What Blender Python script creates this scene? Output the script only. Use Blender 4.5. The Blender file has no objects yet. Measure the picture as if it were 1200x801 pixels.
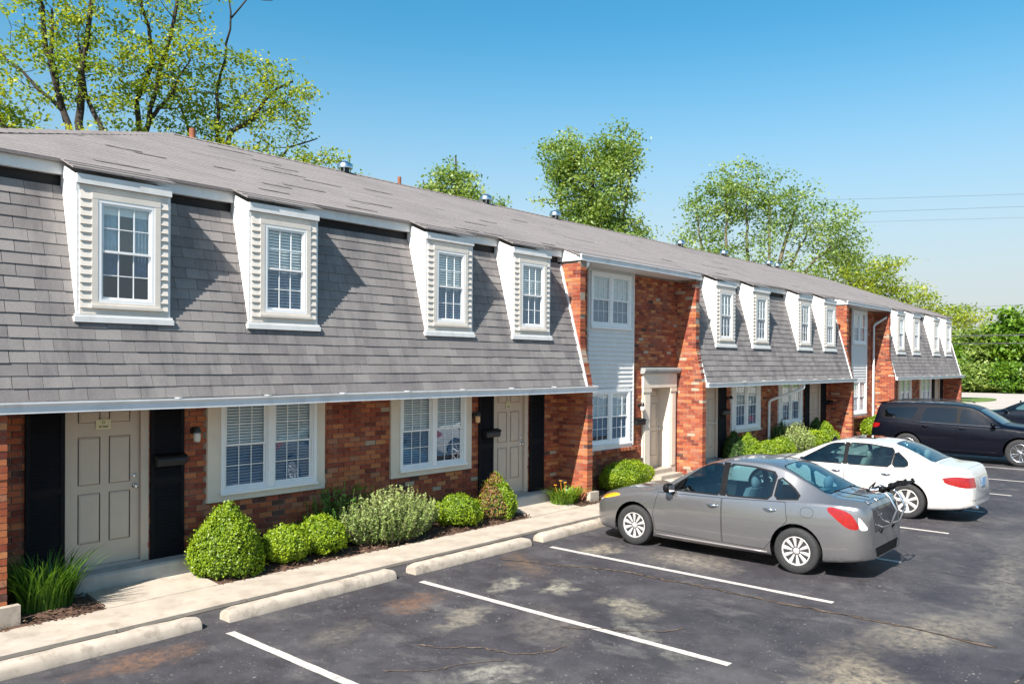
import bpy, bmesh, math, random
import numpy as np
from mathutils import Vector, Matrix
from mathutils.bvhtree import BVHTree

R = math.radians
PI = math.pi
random.seed(7)
rng = np.random.default_rng(7)
sc = bpy.context.scene
col = sc.collection

# ------------------------------------------------------------------ camera
cam_d = bpy.data.cameras.new('camera')
cam = bpy.data.objects.new('camera', cam_d); col.objects.link(cam)
cam_d.sensor_width = 36.0
cam_d.lens = 36.0 * 953.107 / 1200.0
cam_d.shift_y = 31.29 / 1200.0
cam_d.clip_start = 0.1; cam_d.clip_end = 3000
cr = Vector((0.66002766, -0.75120932, 0.00693204)); cu = Vector((0.00122159, 0.01030066, 0.9999462)); cf = Vector((0.75124031, 0.65998368, -0.00771639))
m = Matrix((cr, cu, -cf)).transposed().to_4x4()
m.translation = Vector((0, -9.7828, 2.8928))
cam.matrix_world = m
sc.camera = cam
CAM = Vector((0, -9.7828, 2.8928))

# ------------------------------------------------------------------ light
SUN = Vector((-0.935, -0.232, 0.95)).normalized()        # towards the sun
world = bpy.data.worlds.new('World'); sc.world = world; world.use_nodes = True
wn = world.node_tree; wn.nodes.clear()
sky = wn.nodes.new('ShaderNodeTexSky'); sky.sky_type = 'NISHITA'; sky.sun_disc = False
sky.sun_elevation = math.asin(SUN.z); sky.sun_rotation = math.atan2(SUN.x, SUN.y) % (2 * PI)
sky.air_density = 1.0; sky.dust_density = 1.0; sky.ozone_density = 3.0; sky.altitude = 0
hs = wn.nodes.new('ShaderNodeHueSaturation'); hs.inputs['Saturation'].default_value = 1.32; hs.inputs['Value'].default_value = 1.5; hs.inputs['Hue'].default_value = 0.476
bgn = wn.nodes.new('ShaderNodeBackground'); bgn.inputs['Strength'].default_value = 0.058
wo = wn.nodes.new('ShaderNodeOutputWorld')
wn.links.new(sky.outputs[0], hs.inputs['Color'])
tcw = wn.nodes.new('ShaderNodeTexCoord'); spw = wn.nodes.new('ShaderNodeSeparateXYZ'); wn.links.new(tcw.outputs['Generated'], spw.inputs[0])
mrw = wn.nodes.new('ShaderNodeMapRange'); mrw.interpolation_type = 'SMOOTHSTEP'; mrw.inputs['From Min'].default_value = 0.0; mrw.inputs['From Max'].default_value = 0.40
mrw.inputs['To Min'].default_value = .95; mrw.inputs['To Max'].default_value = 0.0; wn.links.new(spw.outputs['Z'], mrw.inputs['Value'])
mxw = wn.nodes.new('ShaderNodeMix'); mxw.data_type = 'RGBA'; mxw.inputs[7].default_value = (5.2, 5.45, 5.55, 1)     # low haze, the same all round
wn.links.new(mrw.outputs[0], mxw.inputs[0]); wn.links.new(hs.outputs[0], mxw.inputs[6]); wn.links.new(mxw.outputs[2], bgn.inputs['Color'])
wn.links.new(bgn.outputs[0], wo.inputs[0])
sun_d = bpy.data.lights.new('sun', 'SUN'); sun_d.energy = 5.0; sun_d.angle = R(0.53); sun_d.color = (1.0, 0.94, 0.86)
sun = bpy.data.objects.new('sun', sun_d); col.objects.link(sun)
sun.rotation_euler = SUN.to_track_quat('Z', 'Y').to_euler(); sun.location = (0, 0, 40)
sc.view_settings.view_transform = 'Standard'; sc.view_settings.look = 'None'
sc.view_settings.exposure = 1.13; sc.view_settings.gamma = 1.0
sc.render.film_transparent = False

# ------------------------------------------------------------------ materials
MATS = {}
def new_mat(name):
    m = bpy.data.materials.new(name); m.use_nodes = True
    nt = m.node_tree; b = nt.nodes['Principled BSDF']
    MATS[name] = m
    return m, nt, b
def N(nt, t, **kw):
    n = nt.nodes.new(t)
    for k, v in kw.items():
        if k in n.inputs.keys(): n.inputs[k].default_value = v
        else: setattr(n, k, v)
    return n
def coords(nt, scale=(1, 1, 1), world_space=True):
    g = nt.nodes.new('ShaderNodeNewGeometry') if world_space else nt.nodes.new('ShaderNodeTexCoord')
    mp = nt.nodes.new('ShaderNodeMapping'); mp.inputs['Scale'].default_value = scale
    nt.links.new(g.outputs['Position'] if world_space else g.outputs['Object'], mp.inputs['Vector'])
    return mp.outputs[0]
def mix(nt, fac, a, b, mode='MIX'):
    n = nt.nodes.new('ShaderNodeMix'); n.data_type = 'RGBA'; n.blend_type = mode
    for s, v in ((0, fac), (6, a), (7, b)):
        if hasattr(v, 'default_value') or hasattr(v, 'links'): nt.links.new(v, n.inputs[s])
        else: n.inputs[s].default_value = v if s == 0 else (*v, 1)
    return n.outputs[2]
def ramp(nt, fac, stops, interp='LINEAR'):
    n = nt.nodes.new('ShaderNodeValToRGB'); cr_ = n.color_ramp; cr_.interpolation = interp
    while len(cr_.elements) < len(stops): cr_.elements.new(0.5)
    for e, (p, c) in zip(cr_.elements, stops):
        e.position = p; e.color = (*c, 1) if len(c) == 3 else c
    nt.links.new(fac, n.inputs[0]); return n.outputs[0]
def noise(nt, vec, scale, detail=4, rough=0.55, w=None):
    n = nt.nodes.new('ShaderNodeTexNoise'); n.inputs['Scale'].default_value = scale
    n.inputs['Detail'].default_value = detail; n.inputs['Roughness'].default_value = rough
    nt.links.new(vec, n.inputs['Vector']); return n.outputs[0]
def bump(nt, b, h, strength=0.3, dist=0.01):
    n = nt.nodes.new('ShaderNodeBump'); n.inputs['Strength'].default_value = strength; n.inputs['Distance'].default_value = dist
    nt.links.new(h, n.inputs['Height']); nt.links.new(n.outputs[0], b.inputs['Normal'])
def math_n(nt, op, a, b=None, clamp=False):
    n = nt.nodes.new('ShaderNodeMath'); n.operation = op; n.use_clamp = clamp
    for i, v in enumerate((a, b)):
        if v is None: continue
        if hasattr(v, 'links'): nt.links.new(v, n.inputs[i])
        else: n.inputs[i].default_value = v
    return n.outputs[0]

def simple(name, c, rough=0.6, metal=0.0, var=0.12, nscale=6.0, bmp=0.0, bscale=60.0, coat=0.0, spec=0.5, dirt=None, dscale=2.0, damt=0.5):
    m, nt, b = new_mat(name)
    v = coords(nt)
    n1 = noise(nt, v, nscale)
    lo = tuple(x * (1 - var) for x in c); hi = tuple(min(1, x * (1 + var)) for x in c)
    cc = ramp(nt, n1, [(0.3, lo), (0.7, hi)])
    if dirt:
        nd = noise(nt, v, dscale, 6, 0.7)
        f = ramp(nt, nd, [(0.5, (0, 0, 0)), (0.75, (damt, damt, damt))])
        cc = mix(nt, f, cc, dirt)
    nt.links.new(cc, b.inputs['Base Color'])
    b.inputs['Roughness'].default_value = rough; b.inputs['Metallic'].default_value = metal
    b.inputs['Coat Weight'].default_value = coat; b.inputs['Coat Roughness'].default_value = 0.05
    b.inputs['Specular IOR Level'].default_value = spec
    if bmp: bump(nt, b, noise(nt, v, bscale, 3), bmp, 0.004)
    return m

def rnd_mat(name, stops, rough=0.85, grain=0.25, gscale=40, bmp=0.4, interp='CONSTANT', stain=None, streak=None):
    """piece colour from the 'rnd' attribute, with grain over it"""
    m, nt, b = new_mat(name)
    at = nt.nodes.new('ShaderNodeAttribute'); at.attribute_name = 'rnd'
    base = ramp(nt, at.outputs['Fac'], stops, interp)
    v = coords(nt)
    g = noise(nt, v, gscale, 5, 0.65)
    gg = ramp(nt, g, [(0.25, (1 - grain,) * 3), (0.75, (1 + grain,) * 3)])
    c = mix(nt, 1.0, base, gg, 'MULTIPLY')
    if stain:
        s = noise(nt, v, stain[1], 5, 0.6)
        c = mix(nt, ramp(nt, s, [(0.5, (0, 0, 0)), (0.72, (stain[2],) * 3)]), c, stain[0])
    if streak:
        v2 = coords(nt, (1.6, 1.0, 0.25))
        s = noise(nt, v2, streak[1], 6, 0.7)
        c = mix(nt, ramp(nt, s, [(0.48, (0, 0, 0)), (0.7, (streak[2],) * 3)]), c, streak[0])
    nt.links.new(c, b.inputs['Base Color']); b.inputs['Roughness'].default_value = rough
    b.inputs['Specular IOR Level'].default_value = 0.3
    bump(nt, b, g, bmp, 0.004)
    return m

BRICK = rnd_mat('brick_clay', [(0.0, (.30, .076, .034)), (.14, (.25, .056, .029)), (.30, (.37, .105, .042)), (.44, (.21, .048, .027)), (.56, (.42, .14, .055)),
    (.68, (.285, .068, .036)), (.80, (.15, .037, .024)), (.86, (.34, .14, .075)), (.91, (.47, .19, .075)), (.955, (.085, .038, .03)), (.975, (.38, .29, .21))], grain=.28, gscale=38, stain=((.34, .24, .17), 3.5, .25))
MORTAR = simple('mortar', (.27, .215, .17), .95, var=.25, nscale=15, bmp=.5, bscale=120)
SHINGLE = rnd_mat('mansard_shingle', [(0, (.178, .163, .160)), (.2, (.203, .187, .182)), (.4, (.168, .154, .153)), (.6, (.218, .202, .195)), (.8, (.19, .175, .17)), (.95, (.152, .14, .14))],
    rough=.95, grain=.28, gscale=90, bmp=.5, stain=((.27, .255, .24), .9, .45), streak=((.075, .072, .078), 1.9, .55))
ROOF = rnd_mat('roof_shingle', [(0, (.195, .173, .168)), (.25, (.20, .178, .173)), (.5, (.19, .169, .164)), (.75, (.205, .183, .177))], rough=.95, grain=.25, gscale=25, bmp=.3,
    stain=((.135, .12, .118), .8, .6))
WHITE = simple('white_paint', (.72, .71, .69), .5, var=.05, nscale=3, dirt=(.42, .38, .31), dscale=5, damt=.4)
VINYL = simple('white_vinyl', (.80, .80, .79), .4, var=.03)
TAN = simple('tan_trim', (.68, .59, .48), .55, var=.06, dirt=(.4, .34, .27), dscale=3, damt=.3)
CREAM = simple('cream_siding', (.66, .60, .53), .55, var=.05, dirt=(.4, .36, .3), dscale=4, damt=.25)
GREYSIDE = simple('grey_siding', (.66, .65, .63), .55, var=.05, dirt=(.38, .36, .33), dscale=3, damt=.25)
TAUPE = simple('taupe_door', (.50, .41, .325), .45, var=.04, dirt=(.33, .27, .2), dscale=3, damt=.25)
TAUPE_SHADE = simple('taupe_groove_shade', (.27, .21, .16), .6, var=.04)  # darker copy of the door taupe, paints the shade of panel grooves
BLACK = simple('black_shutter', (.006, .006, .008), .75, var=.2, spec=.2)
BLACKM = simple('black_metal', (.015, .015, .016), .4, var=.2)
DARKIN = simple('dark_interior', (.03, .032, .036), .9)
GUTTER = simple('gutter_metal', (.66, .67, .68), .35, var=.05, dirt=(.3, .29, .27), dscale=2.5, damt=.45)
CONC = simple('concrete', (.38, .325, .265), .9, var=.14, nscale=2.5, bmp=.45, bscale=150, dirt=(.22, .18, .14), dscale=3.0, damt=.85)
CONC2 = simple('stop_concrete', (.40, .34, .275), .9, var=.16, nscale=5, bmp=.6, bscale=110, dirt=(.16, .13, .10), dscale=6, damt=.95)
STEPC = simple('step_concrete', (.31, .32, .31), .85, var=.14, nscale=4, bmp=.4, bscale=120, dirt=(.2, .2, .19), dscale=3, damt=.6)
ROADC = simple('road_concrete', (.36, .325, .29), .9, var=.08, nscale=.3)
MULCH = simple('mulch_soil', (.075, .04, .026), 1, var=.5, nscale=25, bmp=1, bscale=70)
BARK = simple('bark', (.035, .027, .022), .95, var=.35, nscale=14, bmp=.8, bscale=25)
BARKL = simple('bark_light', (.13, .105, .07), .95, var=.3, nscale=10, bmp=.6, bscale=25)
CHROME = simple('chrome', (.75, .76, .78), .12, 1.0, var=.02)
ALU = simple('aluminium', (.62, .64, .67), .28, 1.0, var=.05)
RUBBER = simple('tyre_rubber', (.022, .022, .023), .8, var=.25, nscale=30, bmp=.2, bscale=90)
HUBCAP = simple('hubcap_silver', (.62, .60, .58), .35, .35, var=.05, dirt=(.25, .22, .2), dscale=14, damt=.4)
RIMDK = simple('wheel_dark', (.02, .02, .022), .5, var=.2)
PLASTIC = simple('black_plastic', (.006, .006, .007), .55, var=.2, spec=.15)
SEATM = simple('seat_fabric', (.10, .10, .11), .9, var=.15)
SEATL = simple('seat_tan', (.36, .31, .25), .8, var=.1)
PAPER = simple('paper', (.62, .57, .36), .7, var=.04)
INK = simple('ink', (.05, .06, .04), .7)
OLIVE = simple('olive_ink', (.16, .2, .05), .7)
PLATEM = simple('licence_plate', (.22, .36, .56), .5, var=.25, nscale=40)
LINE = simple('line_paint', (.47, .43, .39), .8, var=.12, nscale=5, dirt=(.12, .11, .108), dscale=22, damt=.95)
RUST = simple('rusty_pipe', (.25, .085, .04), .8, var=.3)
SEAM = simple('panel_gap', (.003, .003, .003), .9, spec=.05)
WIRE = simple('wire', (.05, .05, .055), .7)
BLINDM = simple('blind_slat', (.88, .88, .86), .6, var=.04)
CURTAIN = simple('curtain_cloth', (.30, .42, .50), .9, var=.25, nscale=8)

def glass_mat(name, tint, refl=1.0, rough=0.0, ior=1.45, base=0.05):
    m, nt, b = new_mat(name); nt.nodes.remove(b)
    out = nt.nodes['Material Output']
    tr = N(nt, 'ShaderNodeBsdfTransparent'); tr.inputs[0].default_value = (*tint, 1)
    gl = N(nt, 'ShaderNodeBsdfGlossy'); gl.inputs['Roughness'].default_value = rough; gl.inputs[0].default_value = (refl,) * 3 + (1,)
    fr = N(nt, 'ShaderNodeFresnel'); fr.inputs[0].default_value = ior
    gb = nt.nodes.new('ShaderNodeNewGeometry')          # same reflectance from both sides of the sheet
    nt.links.new(math_n(nt, 'ADD', math_n(nt, 'MULTIPLY', gb.outputs['Backfacing'], 1 / ior - ior), ior), fr.inputs[0])
    f = math_n(nt, 'ADD', fr.outputs[0], base, True)
    mx = N(nt, 'ShaderNodeMixShader')
    nt.links.new(f, mx.inputs[0]); nt.links.new(tr.outputs[0], mx.inputs[1]); nt.links.new(gl.outputs[0], mx.inputs[2])
    # slight waviness of the glass
    v = coords(nt); bp = nt.nodes.new('ShaderNodeBump'); bp.inputs['Strength'].default_value = .05; bp.inputs['Distance'].default_value = .02
    nt.links.new(noise(nt, v, 2.5, 1), bp.inputs['Height']); nt.links.new(bp.outputs[0], gl.inputs['Normal'])
    nt.links.new(mx.outputs[0], out.inputs[0]); return m
WGLASS = glass_mat('window_glass', (.93, .97, .98), .9, base=.06)
DGLASS = glass_mat('screen_glass', (.62, .72, .80), .9, base=.05)
CGLASS = glass_mat('car_glass', (.42, .62, .66), 1.0, base=.05)
PGLASS = glass_mat('privacy_glass', (.05, .07, .09), 1.0, base=.05)

def leaf_mat(name, stops, trans=0.35):
    m, nt, b = new_mat(name); nt.nodes.remove(b)
    out = nt.nodes['Material Output']
    at = nt.nodes.new('ShaderNodeAttribute'); at.attribute_name = 'rnd'
    c = ramp(nt, at.outputs['Fac'], stops)
    df = N(nt, 'ShaderNodeBsdfDiffuse'); tl = N(nt, 'ShaderNodeBsdfTranslucent')
    gl = N(nt, 'ShaderNodeBsdfGlossy'); gl.inputs['Roughness'].default_value = .45; gl.inputs[0].default_value = (.5, .5, .5, 1)
    tc = mix(nt, 1.0, c, (1.25, 1.15, .55), 'MULTIPLY')
    nt.links.new(c, df.inputs[0]); nt.links.new(tc, tl.inputs[0])
    mx = N(nt, 'ShaderNodeMixShader'); mx.inputs[0].default_value = trans
    nt.links.new(df.outputs[0], mx.inputs[1]); nt.links.new(tl.outputs[0], mx.inputs[2])
    m2 = N(nt, 'ShaderNodeMixShader'); m2.inputs[0].default_value = .05
    nt.links.new(mx.outputs[0], m2.inputs[1]); nt.links.new(gl.outputs[0], m2.inputs[2])
    nt.links.new(m2.outputs[0], out.inputs[0]); return m
L_BOX = leaf_mat('boxwood_leaf', [(0, (.07, .14, .01)), (.5, (.19, .30, .012)), (1, (.36, .46, .02))], .35)
L_DARK = leaf_mat('dark_leaf', [(0, (.025, .06, .012)), (.5, (.045, .10, .018)), (1, (.08, .16, .03))], .3)
L_PALE = leaf_mat('pale_shrub_leaf', [(0, (.12, .20, .04)), (.5, (.26, .36, .10)), (1, (.48, .56, .22))], .35)
L_GRASS = leaf_mat('grass_blade', [(0, (.03, .09, .012)), (.5, (.075, .18, .02)), (1, (.16, .30, .04))], .35)
L_LILY = leaf_mat('daylily_blade', [(0, (.08, .16, .015)), (.5, (.16, .28, .025)), (1, (.28, .38, .04))], .35)
L_YEL = leaf_mat('spring_leaf_yellow', [(0, (.11, .20, .03)), (.5, (.29, .38, .04)), (1, (.52, .50, .05))], .5)
L_GRN = leaf_mat('spring_leaf_green', [(0, (.10, .19, .045)), (.5, (.23, .34, .075)), (1, (.44, .50, .16))], .48)
L_MID = leaf_mat('wood_leaf', [(0, (.06, .14, .015)), (.5, (.14, .27, .025)), (1, (.28, .40, .04))], .4)
L_BROWN = leaf_mat('dead_leaf', [(0, (.12, .05, .02)), (1, (.30, .15, .06))], .2)
FLOWER = simple('orange_flower', (.75, .33, .02), .7)

# asphalt: patches, rust stains, aggregate
def asphalt_mat():
    m, nt, b = new_mat('asphalt')
    v = coords(nt)
    n1 = noise(nt, v, .55, 6, .6); n2 = noise(nt, v, 3.2, 6, .65); n3 = noise(nt, v, 140, 2, .5)
    c = ramp(nt, n1, [(0.3, (.028, .026, .031)), (.5, (.039, .036, .041)), (.7, (.066, .062, .064))])
    c = mix(nt, 1.0, c, ramp(nt, n2, [(.3, (.72,) * 3), (.7, (1.3,) * 3)]), 'MULTIPLY')
    c = mix(nt, 1.0, c, ramp(nt, n3, [(.3, (.7,) * 3), (.7, (1.35,) * 3)]), 'MULTIPLY')
    # exposed pale aggregate
    for sc_, th, am in ((8, .07, .75), (15, .10, .75), (30, .13, .6), (60, .16, .5)):
        vo = nt.nodes.new('ShaderNodeTexVoronoi'); vo.inputs['Scale'].default_value = sc_; nt.links.new(v, vo.inputs['Vector'])
        f = ramp(nt, vo.outputs['Distance'], [(0, (1, 1, 1)), (th, (1, 1, 1)), (th + .06, (0, 0, 0))])
        rn = ramp(nt, vo.outputs['Color'], [(.55, (0, 0, 0)), (.7, (am,) * 3)])
        f = mix(nt, 1.0, f, rn, 'MULTIPLY')
        f = mix(nt, 1.0, f, ramp(nt, noise(nt, v, 1.3, 6), [(.38, (.2,) * 3), (.6, (1,) * 3)]), 'MULTIPLY')
        c = mix(nt, f, c, (.30, .275, .26))
    # worn pale wisps
    nw = noise(nt, coords(nt, (1, .5, 1)), 1.7, 9, .72)
    c = mix(nt, ramp(nt, nw, [(.55, (0, 0, 0)), (.70, (.5,) * 3)]), c, (.17, .16, .145))
    # stains where the photo has them: x, y, rx, ry, angle, colour, amount
    S = [(7.95, -2.75, .42, .24, 20, (.27, .25, .20), .85), (8.25, -3.35, .42, .22, 30, (.28, .26, .205), .85), (8.13, -4.5, .55, .30, 70, (.24, .215, .16), .75),
         (5.54, -4.7, .45, .35, 0, (.24, .225, .19), .9), (6.6, -2.5, .6, .32, 10, (.15, .085, .055), .85), (6.53, -3.35, .55, .25, 20, (.24, .21, .16), .75),
         (3.47, -1.95, .75, .3, 0, (.15, .085, .055), .8), (7.4, -5.2, 1.0, .2, 60, (.2, .19, .16), .6), (10.4, -2.5, .5, .3, 0, (.26, .22, .16), .75),
         (10.7, -3.9, .9, .6, 80, (.22, .19, .15), .65), (7.6, -7.3, 1.1, .6, 30, (.25, .21, .15), .75), (9.6, -7.4, 1.3, .5, -20, (.22, .19, .145), .65), (12.6, -7.6, 3.0, .35, 8, (.2, .18, .145), .45),
         (5.3, -2.7, .6, .35, 20, (.15, .13, .11), .5), (8.9, -2.2, .9, .3, 60, (.15, .09, .05), .5), (16, -7.5, 3, .6, 5, (.14, .125, .11), .4), (7.0, -4.2, .9, .5, 40, (.15, .13, .11), .5)]
    geo = nt.nodes.new('ShaderNodeNewGeometry')
    wob = nt.nodes.new('ShaderNodeTexNoise'); wob.inputs['Scale'].default_value = 2.6; wob.inputs['Detail'].default_value = 7; wob.inputs['Roughness'].default_value = .7
    nt.links.new(v, wob.inputs['Vector'])
    sub = nt.nodes.new('ShaderNodeVectorMath'); sub.operation = 'SUBTRACT'; sub.inputs[1].default_value = (.5, .5, .5)
    nt.links.new(wob.outputs['Color'], sub.inputs[0])
    scv = nt.nodes.new('ShaderNodeVectorMath'); scv.operation = 'MULTIPLY'; scv.inputs[1].default_value = (.95, .95, 0)
    nt.links.new(sub.outputs[0], scv.inputs[0])
    add = nt.nodes.new('ShaderNodeVectorMath'); add.operation = 'ADD'
    nt.links.new(geo.outputs['Position'], add.inputs[0]); nt.links.new(scv.outputs[0], add.inputs[1])
    nfine = noise(nt, v, 9, 8, .75)
    for (x, y, rx, ry, a, cc, am) in S:
        mp = nt.nodes.new('ShaderNodeMapping'); mp.vector_type = 'TEXTURE'
        mp.inputs['Location'].default_value = (x, y, 0); mp.inputs['Rotation'].default_value = (0, 0, R(a)); mp.inputs['Scale'].default_value = (rx, ry, 1)
        nt.links.new(add.outputs[0], mp.inputs['Vector'])
        ln = nt.nodes.new('ShaderNodeVectorMath'); ln.operation = 'LENGTH'; nt.links.new(mp.outputs[0], ln.inputs[0])
        f = ramp(nt, ln.outputs['Value'], [(.30, (min(1, am * 1.15),) * 3), (1.0, (0, 0, 0))])
        f = mix(nt, 1.0, f, ramp(nt, nfine, [(.38, (.1,) * 3), (.6, (1.15,) * 3)]), 'MULTIPLY')
        c = mix(nt, f, c, cc)
    nt.links.new(c, b.inputs['Base Color'])
    nt.links.new(ramp(nt, n2, [(.3, (.62,) * 3), (.7, (.85,) * 3)]), b.inputs['Roughness'])
    b.inputs['Specular IOR Level'].default_value = .35
    bump(nt, b, math_n(nt, 'ADD', n3, n2), .5, .006)
    return m
ASPHALT = asphalt_mat()
def grass_ground():
    m, nt, b = new_mat('lawn')
    v = coords(nt)
    c = ramp(nt, noise(nt, v, .35, 6), [(.3, (.06, .12, .015)), (.7, (.12, .19, .03))])
    c = mix(nt, 1.0, c, ramp(nt, noise(nt, v, 6, 5), [(.3, (.7,) * 3), (.7, (1.3,) * 3)]), 'MULTIPLY')
    nt.links.new(c, b.inputs['Base Color']); b.inputs['Roughness'].default_value = .95
    bump(nt, b, noise(nt, v, 30, 3), .8, .03); return m
LAWN = grass_ground()
def paint(name, c, metal=.0, rough=.35, coat=1.0, dust=(.3, .28, .25), damt=.12):
    m, nt, b = new_mat(name)
    v = coords(nt)
    fl = noise(nt, v, 900, 1)
    cc = ramp(nt, fl, [(.3, tuple(x * .9 for x in c)), (.7, tuple(min(1, x * 1.1) for x in c))])
    d = noise(nt, v, 1.6, 5)
    cc = mix(nt, ramp(nt, d, [(.45, (0, 0, 0)), (.8, (damt,) * 3)]), cc, dust)
    nt.links.new(cc, b.inputs['Base Color'])
    b.inputs['Metallic'].default_value = metal; b.inputs['Roughness'].default_value = rough
    b.inputs['Coat Weight'].default_value = coat; b.inputs['Coat Roughness'].default_value = .04
    if max(c) < .05: b.inputs['Specular IOR Level'].default_value = .15
    return m
P_GREY = paint('grey_car_paint', (.262, .258, .262), .75, .27, damt=.06)
P_WHITE = paint('white_car_paint', (.50, .485, .465), .0, .4)
P_NAVY = paint('black_suv_paint', (.0012, .0018, .006), .0, .4, coat=.3, damt=.001)
P_BLACK = paint('dark_sedan_paint', (.002, .004, .01), .0, .35, coat=.6, damt=.004)
def lens(name, c, emis=0):
    m, nt, b = new_mat(name); b.inputs['Base Color'].default_value = (*c, 1); b.inputs['Roughness'].default_value = .12
    b.inputs['Coat Weight'].default_value = 1
    v = coords(nt); cc = ramp(nt, noise(nt, v, 20, 2), [(.3, tuple(x * .8 for x in c)), (.7, tuple(min(1, x * 1.2) for x in c))])
    nt.links.new(cc, b.inputs['Base Color']); return m
REDL = lens('red_lens', (.26, .003, .002)); CLEARL = lens('clear_lens', (.62, .62, .6)); AMBERL = lens('amber_lens', (.85, .36, .02))

# ------------------------------------------------------------------ builders
class MB:
    def __init__(s): s.v = []; s.f = []; s.r = []; s.cur = 0.5
    def add(s, vs, fs, r=None):
        o = len(s.v); s.v += [tuple(p) for p in vs]; s.f += [tuple(i + o for i in f) for f in fs]
        s.r += [s.cur if r is None else r] * len(vs)
    def box(s, x0, x1, y0, y1, z0, z1, r=None):
        s.add([(x0, y0, z0), (x1, y0, z0), (x1, y1, z0), (x0, y1, z0), (x0, y0, z1), (x1, y0, z1), (x1, y1, z1), (x0, y1, z1)],
              [(0, 3, 2, 1), (4, 5, 6, 7), (0, 1, 5, 4), (1, 2, 6, 5), (2, 3, 7, 6), (3, 0, 4, 7)], r)
    def prism_x(s, poly, x0, x1, r=None):       # poly of (y,z)
        n = len(poly)
        vs = [(x0, y, z) for y, z in poly] + [(x1, y, z) for y, z in poly]
        fs = [tuple(range(n)), tuple(range(2 * n - 1, n - 1, -1))] + [(i, i + n, (i + 1) % n + n, (i + 1) % n) for i in range(n)]
        s.add(vs, fs, r)
    def prism_z(s, poly, z0, z1, r=None):       # poly of (x,y)
        n = len(poly)
        vs = [(x, y, z0) for x, y in poly] + [(x, y, z1) for x, y in poly]
        fs = [tuple(range(n - 1, -1, -1)), tuple(range(n, 2 * n))] + [(i, (i + 1) % n, (i + 1) % n + n, i + n) for i in range(n)]
        s.add(vs, fs, r)
    def tube(s, pts, rad, n=8, r=None, cap=True):
        pts = [Vector(p) for p in pts]; k = len(pts)
        rads = rad if hasattr(rad, '__len__') else [rad] * k
        up = Vector((0, 0, 1)); vs = []; prev = None
        for i, p in enumerate(pts):
            d = (pts[min(i + 1, k - 1)] - pts[max(i - 1, 0)])
            if d.length < 1e-9: d = Vector((0, 0, 1))
            d.normalize()
            if prev is None:
                a = up if abs(d.z) < .9 else Vector((1, 0, 0)); u = d.cross(a).normalized()
            else:
                u = (prev - d * prev.dot(d))
                u = u.normalized() if u.length > 1e-6 else d.cross(up).normalized()
            prev = u; w = d.cross(u)
            for j in range(n):
                t = 2 * PI * j / n; q = p + (u * math.cos(t) + w * math.sin(t)) * rads[i]; vs.append(tuple(q))
        fs = [(i * n + j, i * n + (j + 1) % n, (i + 1) * n + (j + 1) % n, (i + 1) * n + j) for i in range(k - 1) for j in range(n)]
        if cap: fs += [tuple(range(n - 1, -1, -1)), tuple(range((k - 1) * n, k * n))]
        s.add(vs, fs, r)
    def lathe(s, prof, c=(0, 0, 0), axis='z', n=20, r=None):   # prof of (radius, height)
        vs = []; k = len(prof)
        for rr, h in prof:
            for j in range(n):
                t = 2 * PI * j / n; a, b = rr * math.cos(t), rr * math.sin(t)
                p = (a, b, h) if axis == 'z' else ((h, a, b) if axis == 'x' else (b, h, a))
                vs.append((p[0] + c[0], p[1] + c[1], p[2] + c[2]))
        fs = [(i * n + j, i * n + (j + 1) % n, (i + 1) * n + (j + 1) % n, (i + 1) * n + j) for i in range(k - 1) for j in range(n)]
        if prof[0][0] > 1e-6: fs.append(tuple(range(n - 1, -1, -1)))
        if prof[-1][0] > 1e-6: fs.append(tuple(range((k - 1) * n, k * n)))
        s.add(vs, fs, r)
    def mesh(s, name, mat, smooth=False):
        me = bpy.data.meshes.new(name); me.from_pydata(s.v, [], s.f)
        a = me.attributes.new('rnd', 'FLOAT', 'POINT'); a.data.foreach_set('value', s.r)
        if smooth: me.polygons.foreach_set('use_smooth', [True] * len(me.polygons))
        if mat: me.materials.append(mat)
        me.update(); return me
    def build(s, name, mat, parent=None, loc=(0, 0, 0), smooth=False, sharp=None):
        me = s.mesh(name, mat, smooth)
        if sharp is not None: sharpen(me, sharp)
        return link(name, me, parent, loc)
def sharpen(me, ang):
    bm = bmesh.new(); bm.from_mesh(me)
    bmesh.ops.remove_doubles(bm, verts=bm.verts, dist=1e-5)
    for e in bm.edges:
        if len(e.link_faces) == 2 and e.calc_face_angle(0) > R(ang): e.smooth = False
    bm.to_mesh(me); bm.free()
def link(name, me, parent=None, loc=(0, 0, 0)):
    o = bpy.data.objects.new(name, me); col.objects.link(o); o.location = loc
    if parent is not None: o.parent = parent
    return o
def tag(o, label=None, cat=None, group=None, kind=None):
    for k, v in (('label', label), ('category', cat), ('group', group), ('kind', kind)):
        if v: o[k] = v
    return o
def empty(name, loc=(0, 0, 0), label=None, cat=None, group=None, rz=0):
    o = bpy.data.objects.new(name, None); col.objects.link(o); o.location = loc; o.rotation_euler = (0, 0, rz); o.empty_display_size = .2
    return tag(o, label, cat, group)
def copy_tree(o, parent=None):
    c = o.copy(); col.objects.link(c); c.parent = parent
    for ch in list(o.children): copy_tree(ch, c)
    return c
def quads_mesh(name, V4, rnd, mat):
    """V4: (n,4,3) array of quads"""
    n = len(V4); me = bpy.data.meshes.new(name)
    me.vertices.add(n * 4); me.vertices.foreach_set('co', V4.reshape(-1).astype(np.float32))
    me.loops.add(n * 4); me.loops.foreach_set('vertex_index', np.arange(n * 4, dtype=np.int32))
    me.polygons.add(n); me.polygons.foreach_set('loop_start', np.arange(0, n * 4, 4, dtype=np.int32))
    me.polygons.foreach_set('loop_total', np.full(n, 4, dtype=np.int32))
    a = me.attributes.new('rnd', 'FLOAT', 'POINT'); a.data.foreach_set('value', np.repeat(rnd, 4).astype(np.float32))
    me.materials.append(mat); me.update(calc_edges=True); me.validate(); return me

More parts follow.
